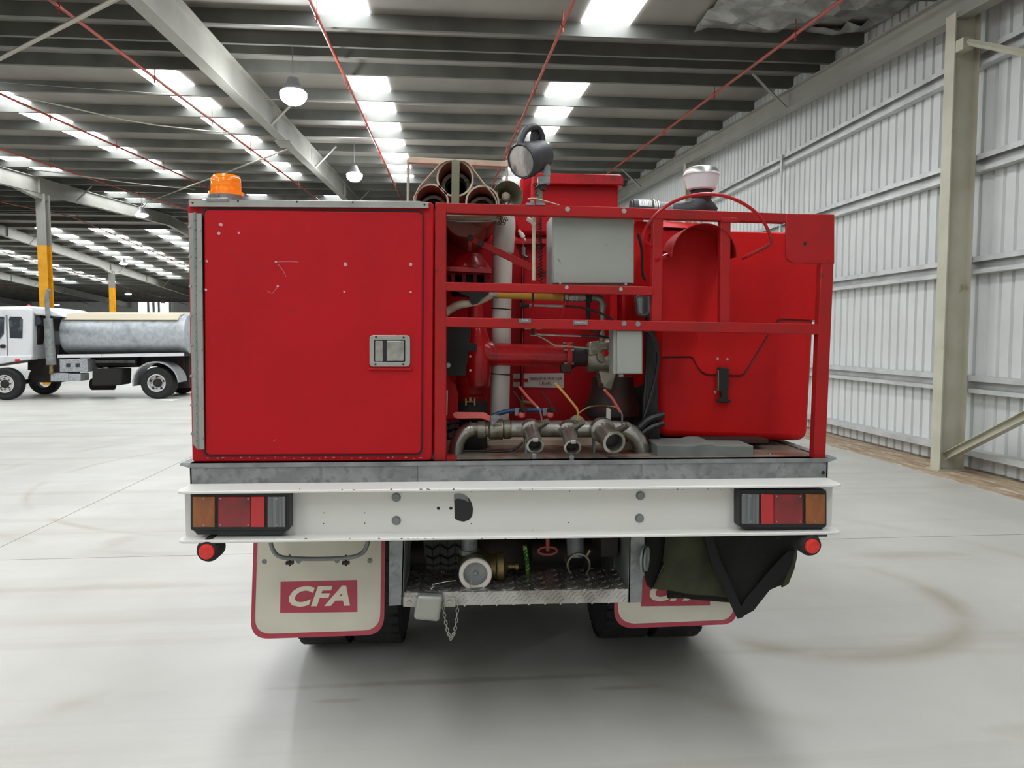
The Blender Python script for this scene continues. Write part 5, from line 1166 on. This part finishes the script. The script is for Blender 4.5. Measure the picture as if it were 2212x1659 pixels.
# tank: long drum with domed ends
a, b = PH(126, 721, 20.9), PH(402, 721, 20.9)
def drum(o, L, prof):
    m = M(); n = 40; v = []; 
    for t, k in prof:
        for j in range(n):
            an = 2 * math.pi * j / n; c_, s_ = math.cos(an), math.sin(an); e = .72
            v.append((o.x + t, o.y + 1.03 * k * math.copysign(abs(c_) ** e, c_), o.z + .57 * k * math.copysign(abs(s_) ** e, s_)))
    f = [(i * n + j, i * n + (j + 1) % n, (i + 1) * n + (j + 1) % n, (i + 1) * n + j) for i in range(len(prof) - 1) for j in range(n)] + [tuple(range(n)), tuple(range((len(prof) - 1) * n, len(prof) * n))]
    return m.add(v, f)
zc = PH(260, 722, 20.4).z; L = PH(402, 721, 20.0).x - PH(129, 721, 20.0).x; o = Vector((PH(129, 721, 20.0).x, 20.93, zc))
tk = hob('tank', drum(o, L, [(-.06, .4), (0, .9), (.03, .97), (.09, 1), (L - .12, 1), (L - .03, .96), (L, .88), (L + .08, .4)]), 'tanker_galv', label='mottled galvanised steel tank')
v = []; n = 10
m = M(); m.ext([(o.x + .12, o.y - .99, o.z + .36), (o.x + .12, o.y - .8, o.z + .52), (o.x + .3, o.y, o.z + .59), (o.x + .12, o.y + .8, o.z + .52), (o.x + .12, o.y + .99, o.z + .36)], (L - .3, 0, 0))
hob('tank_top', m, 'tanker_top', tk, bev=.02, label='cream painted tank crown')
hob('weld_band', drum(Vector((o.x + L * .42, o.y, o.z)), .03, [(0, .9), (.001, 1.004), (.028, 1.004), (.03, .9)]), 'tanker_alu', tk)
# tray rail, boxes
hob('side_rail', M().px([(124, 766), (124, 773), (218, 772), (218, 765)], YT0, YT0 + .06, True).px([(219, 765), (219, 772), (396, 769), (396, 762)], YT0, YT0 + .06, True), 'tanker_white')
hob('tray_bed', M().px([(124, 768), (124, 774), (396, 770), (396, 764)], YT0 + .06, YT1, True), 'chassis')
hob('toolbox', M().px([(128, 776), (129, 803), (190, 803), (188, 775)], YT0 + .02, YT0 + .6, True), 'tanker_alu', bev=.01, label='chequer plate toolbox')
for x_ in (147, 167): hob('box_latch', M().pbox(x_ - 4, 785, x_ + 4, 793, YT0 + .0, YT0 + .02, True), 'grey_plastic')
hob('fuel_step', M().pbox(109, 806, 147, 824, YT0 + .02, YT0 + .5, True).pbox(147, 807, 174, 823, YT0 + .04, YT0 + .5, True), 'tanker_alu', bev=.01)
ft = hob('fuel_tank', M().px(quadround([(199, 797), (264, 796), (262, 832), (198, 834)], 5), YT0 + .1, YT0 + .7, True), 'rubber_soft', bev=.03, seg=3)
hob('fuel_cap', M().cyl(PH(229, 797, YT0 + .3), PH(229, 793, YT0 + .3), .06), 'cream', ft)
hob('air_tank', M().lathe(PH(196, 830, YT0 + 1.2), (1, 0, 0), [(0, .1), (.03, .16), (.6, .16), (.63, .1)], 18), 'chassis')
hob('chassis_and_dark_fill', M().px([(60, 776), (60, 800), (396, 790), (396, 770)], YT0 + .75, YT0 + .85, True).px([(60, 776), (60, 800), (396, 790), (396, 770)], YT1 - .85, YT1 - .75, True).pbox(66, 745, 128, 826, YT0 + .7, YT1 - .4, True).pbox(340, 768, 408, 838, YT0 + .9, YT1 - .4, True).pbox(196, 772, 296, 790, YT0 + .5, YT0 + .8, True), 'chassis')  # beams, plus dark boxes added to fill the black gaps beside them
hob('fender_mark', M().pbox(200, 778, 292, 784, YT0 + .4, YT0 + .5, True), 'galv_dark')
def twheel(px_, Y, r=.41, dual=False):
    x = PH(px_, 820, YT0).x; t = M().pipe((x, Y + (.12), r), (0, 1, 0), tyre_prof(r, .24) + [(.1, r * .54), (-.1, r * .54)], 40)
    w_ = ob('tyre', t, 'rubber', TT)
    ob('rim', M().pipe((x, Y + .12, r), (0, -1, 0), [(.115, r * .565), (.115, r * .5), (.03 if dual else .06, r * .46), (.02 if dual else .09, r * .25), (-.05, r * .25), (-.05, r * .565)], 32), 'hub_white', w_, label='cream steel rim')
    ob('hub', M().lathe((x, Y + .12, r), (0, -1, 0), [(0, r * .26), (.06 if dual else .1, r * .26), (.08 if dual else .12, r * .17), (.1 if dual else .13, r * .15)], 20), 'chassis', w_)
    m = M()
    for k in range(5):
        a = 2 * math.pi * k / 5 + .3; cx_, cz_ = x + r * .42 * math.cos(a), r + r * .42 * math.sin(a); m.lathe((cx_, Y + .12 - .055, cz_), (0, -1, 0), [(0, .03), (.012, .03)], 10)
    ob('rim_holes', m, 'black', w_)
    m = M()
    for k in range(8):
        a = 2 * math.pi * k / 8; m.cyl((x + r * .33 * math.cos(a), Y + .05, r + r * .33 * math.sin(a)), (x + r * .33 * math.cos(a), Y - .01, r + r * .33 * math.sin(a)), .013, n=6)
    ob('wheel_nuts', m, 'dark_iron', w_)
twheel(10, YT0 - .02); twheel(337, YT0 + .02, dual=True)
for px_, Y in ((10, YT1 - .3), (337, YT1 - .3), (337, YT0 + .35)):
    x = PH(px_, 820, YT0).x; ob('tyre', M().pipe((x, Y, .41), (0, 1, 0), tyre_prof(.41, .24) + [(.1, .22), (-.1, .22)], 32), 'rubber', TT)
ob('axle', M().cyl((PH(337, 820, YT0).x, YT0 + .2, .41), (PH(337, 820, YT0).x, YT1 - .2, .41), .07).cyl((PH(10, 820, YT0).x, YT0 + .2, .41), (PH(10, 820, YT0).x, YT1 - .2, .41), .06), 'chassis', TT)
cx_, cz_ = PH(338, 820, YT0).x, .41; pts = [];
for k in range(13):
    a = math.radians(188 - 186 * k / 12); pts.append((cx_ + .58 * math.cos(a), cz_ + .56 * math.sin(a)))
v = []; 
for y in (YT0 - .06, YT0 + .55):
    for r_ in (1, .94):
        for x, z in pts: v.append((cx_ + (x - cx_) * r_, y, cz_ + (z - cz_) * r_))
n = 13; f = []
for k in range(n - 1): f += [(k, k + 1, 2 * n + k + 1, 2 * n + k), (n + k, 3 * n + k, 3 * n + k + 1, n + k + 1), (k, n + k, n + k + 1, k + 1), (2 * n + k, 2 * n + k + 1, 3 * n + k + 1, 3 * n + k)]
f += [(0, 2 * n, 3 * n, n), (n - 1, 2 * n - 1, 4 * n - 1, 3 * n - 1)]
hob('mudguard', M().add(v, f), 'tanker_alu', label='alloy mudguard over the rear wheel')
q = PZ(330, 862, .01, True)
pp = ob('paper_sheet', M().ext([PZ(326, 864, .004, True), PZ(350, 862.5, .004, True), PZ(386, 863, .004, True), PZ(372, 866, .004, True)], (0, 0, .002)), 'paper', hall=True, smooth=False)
tag(pp, 'flat white sheet lying on the floor beside the tanker rear wheel', 'sheet')
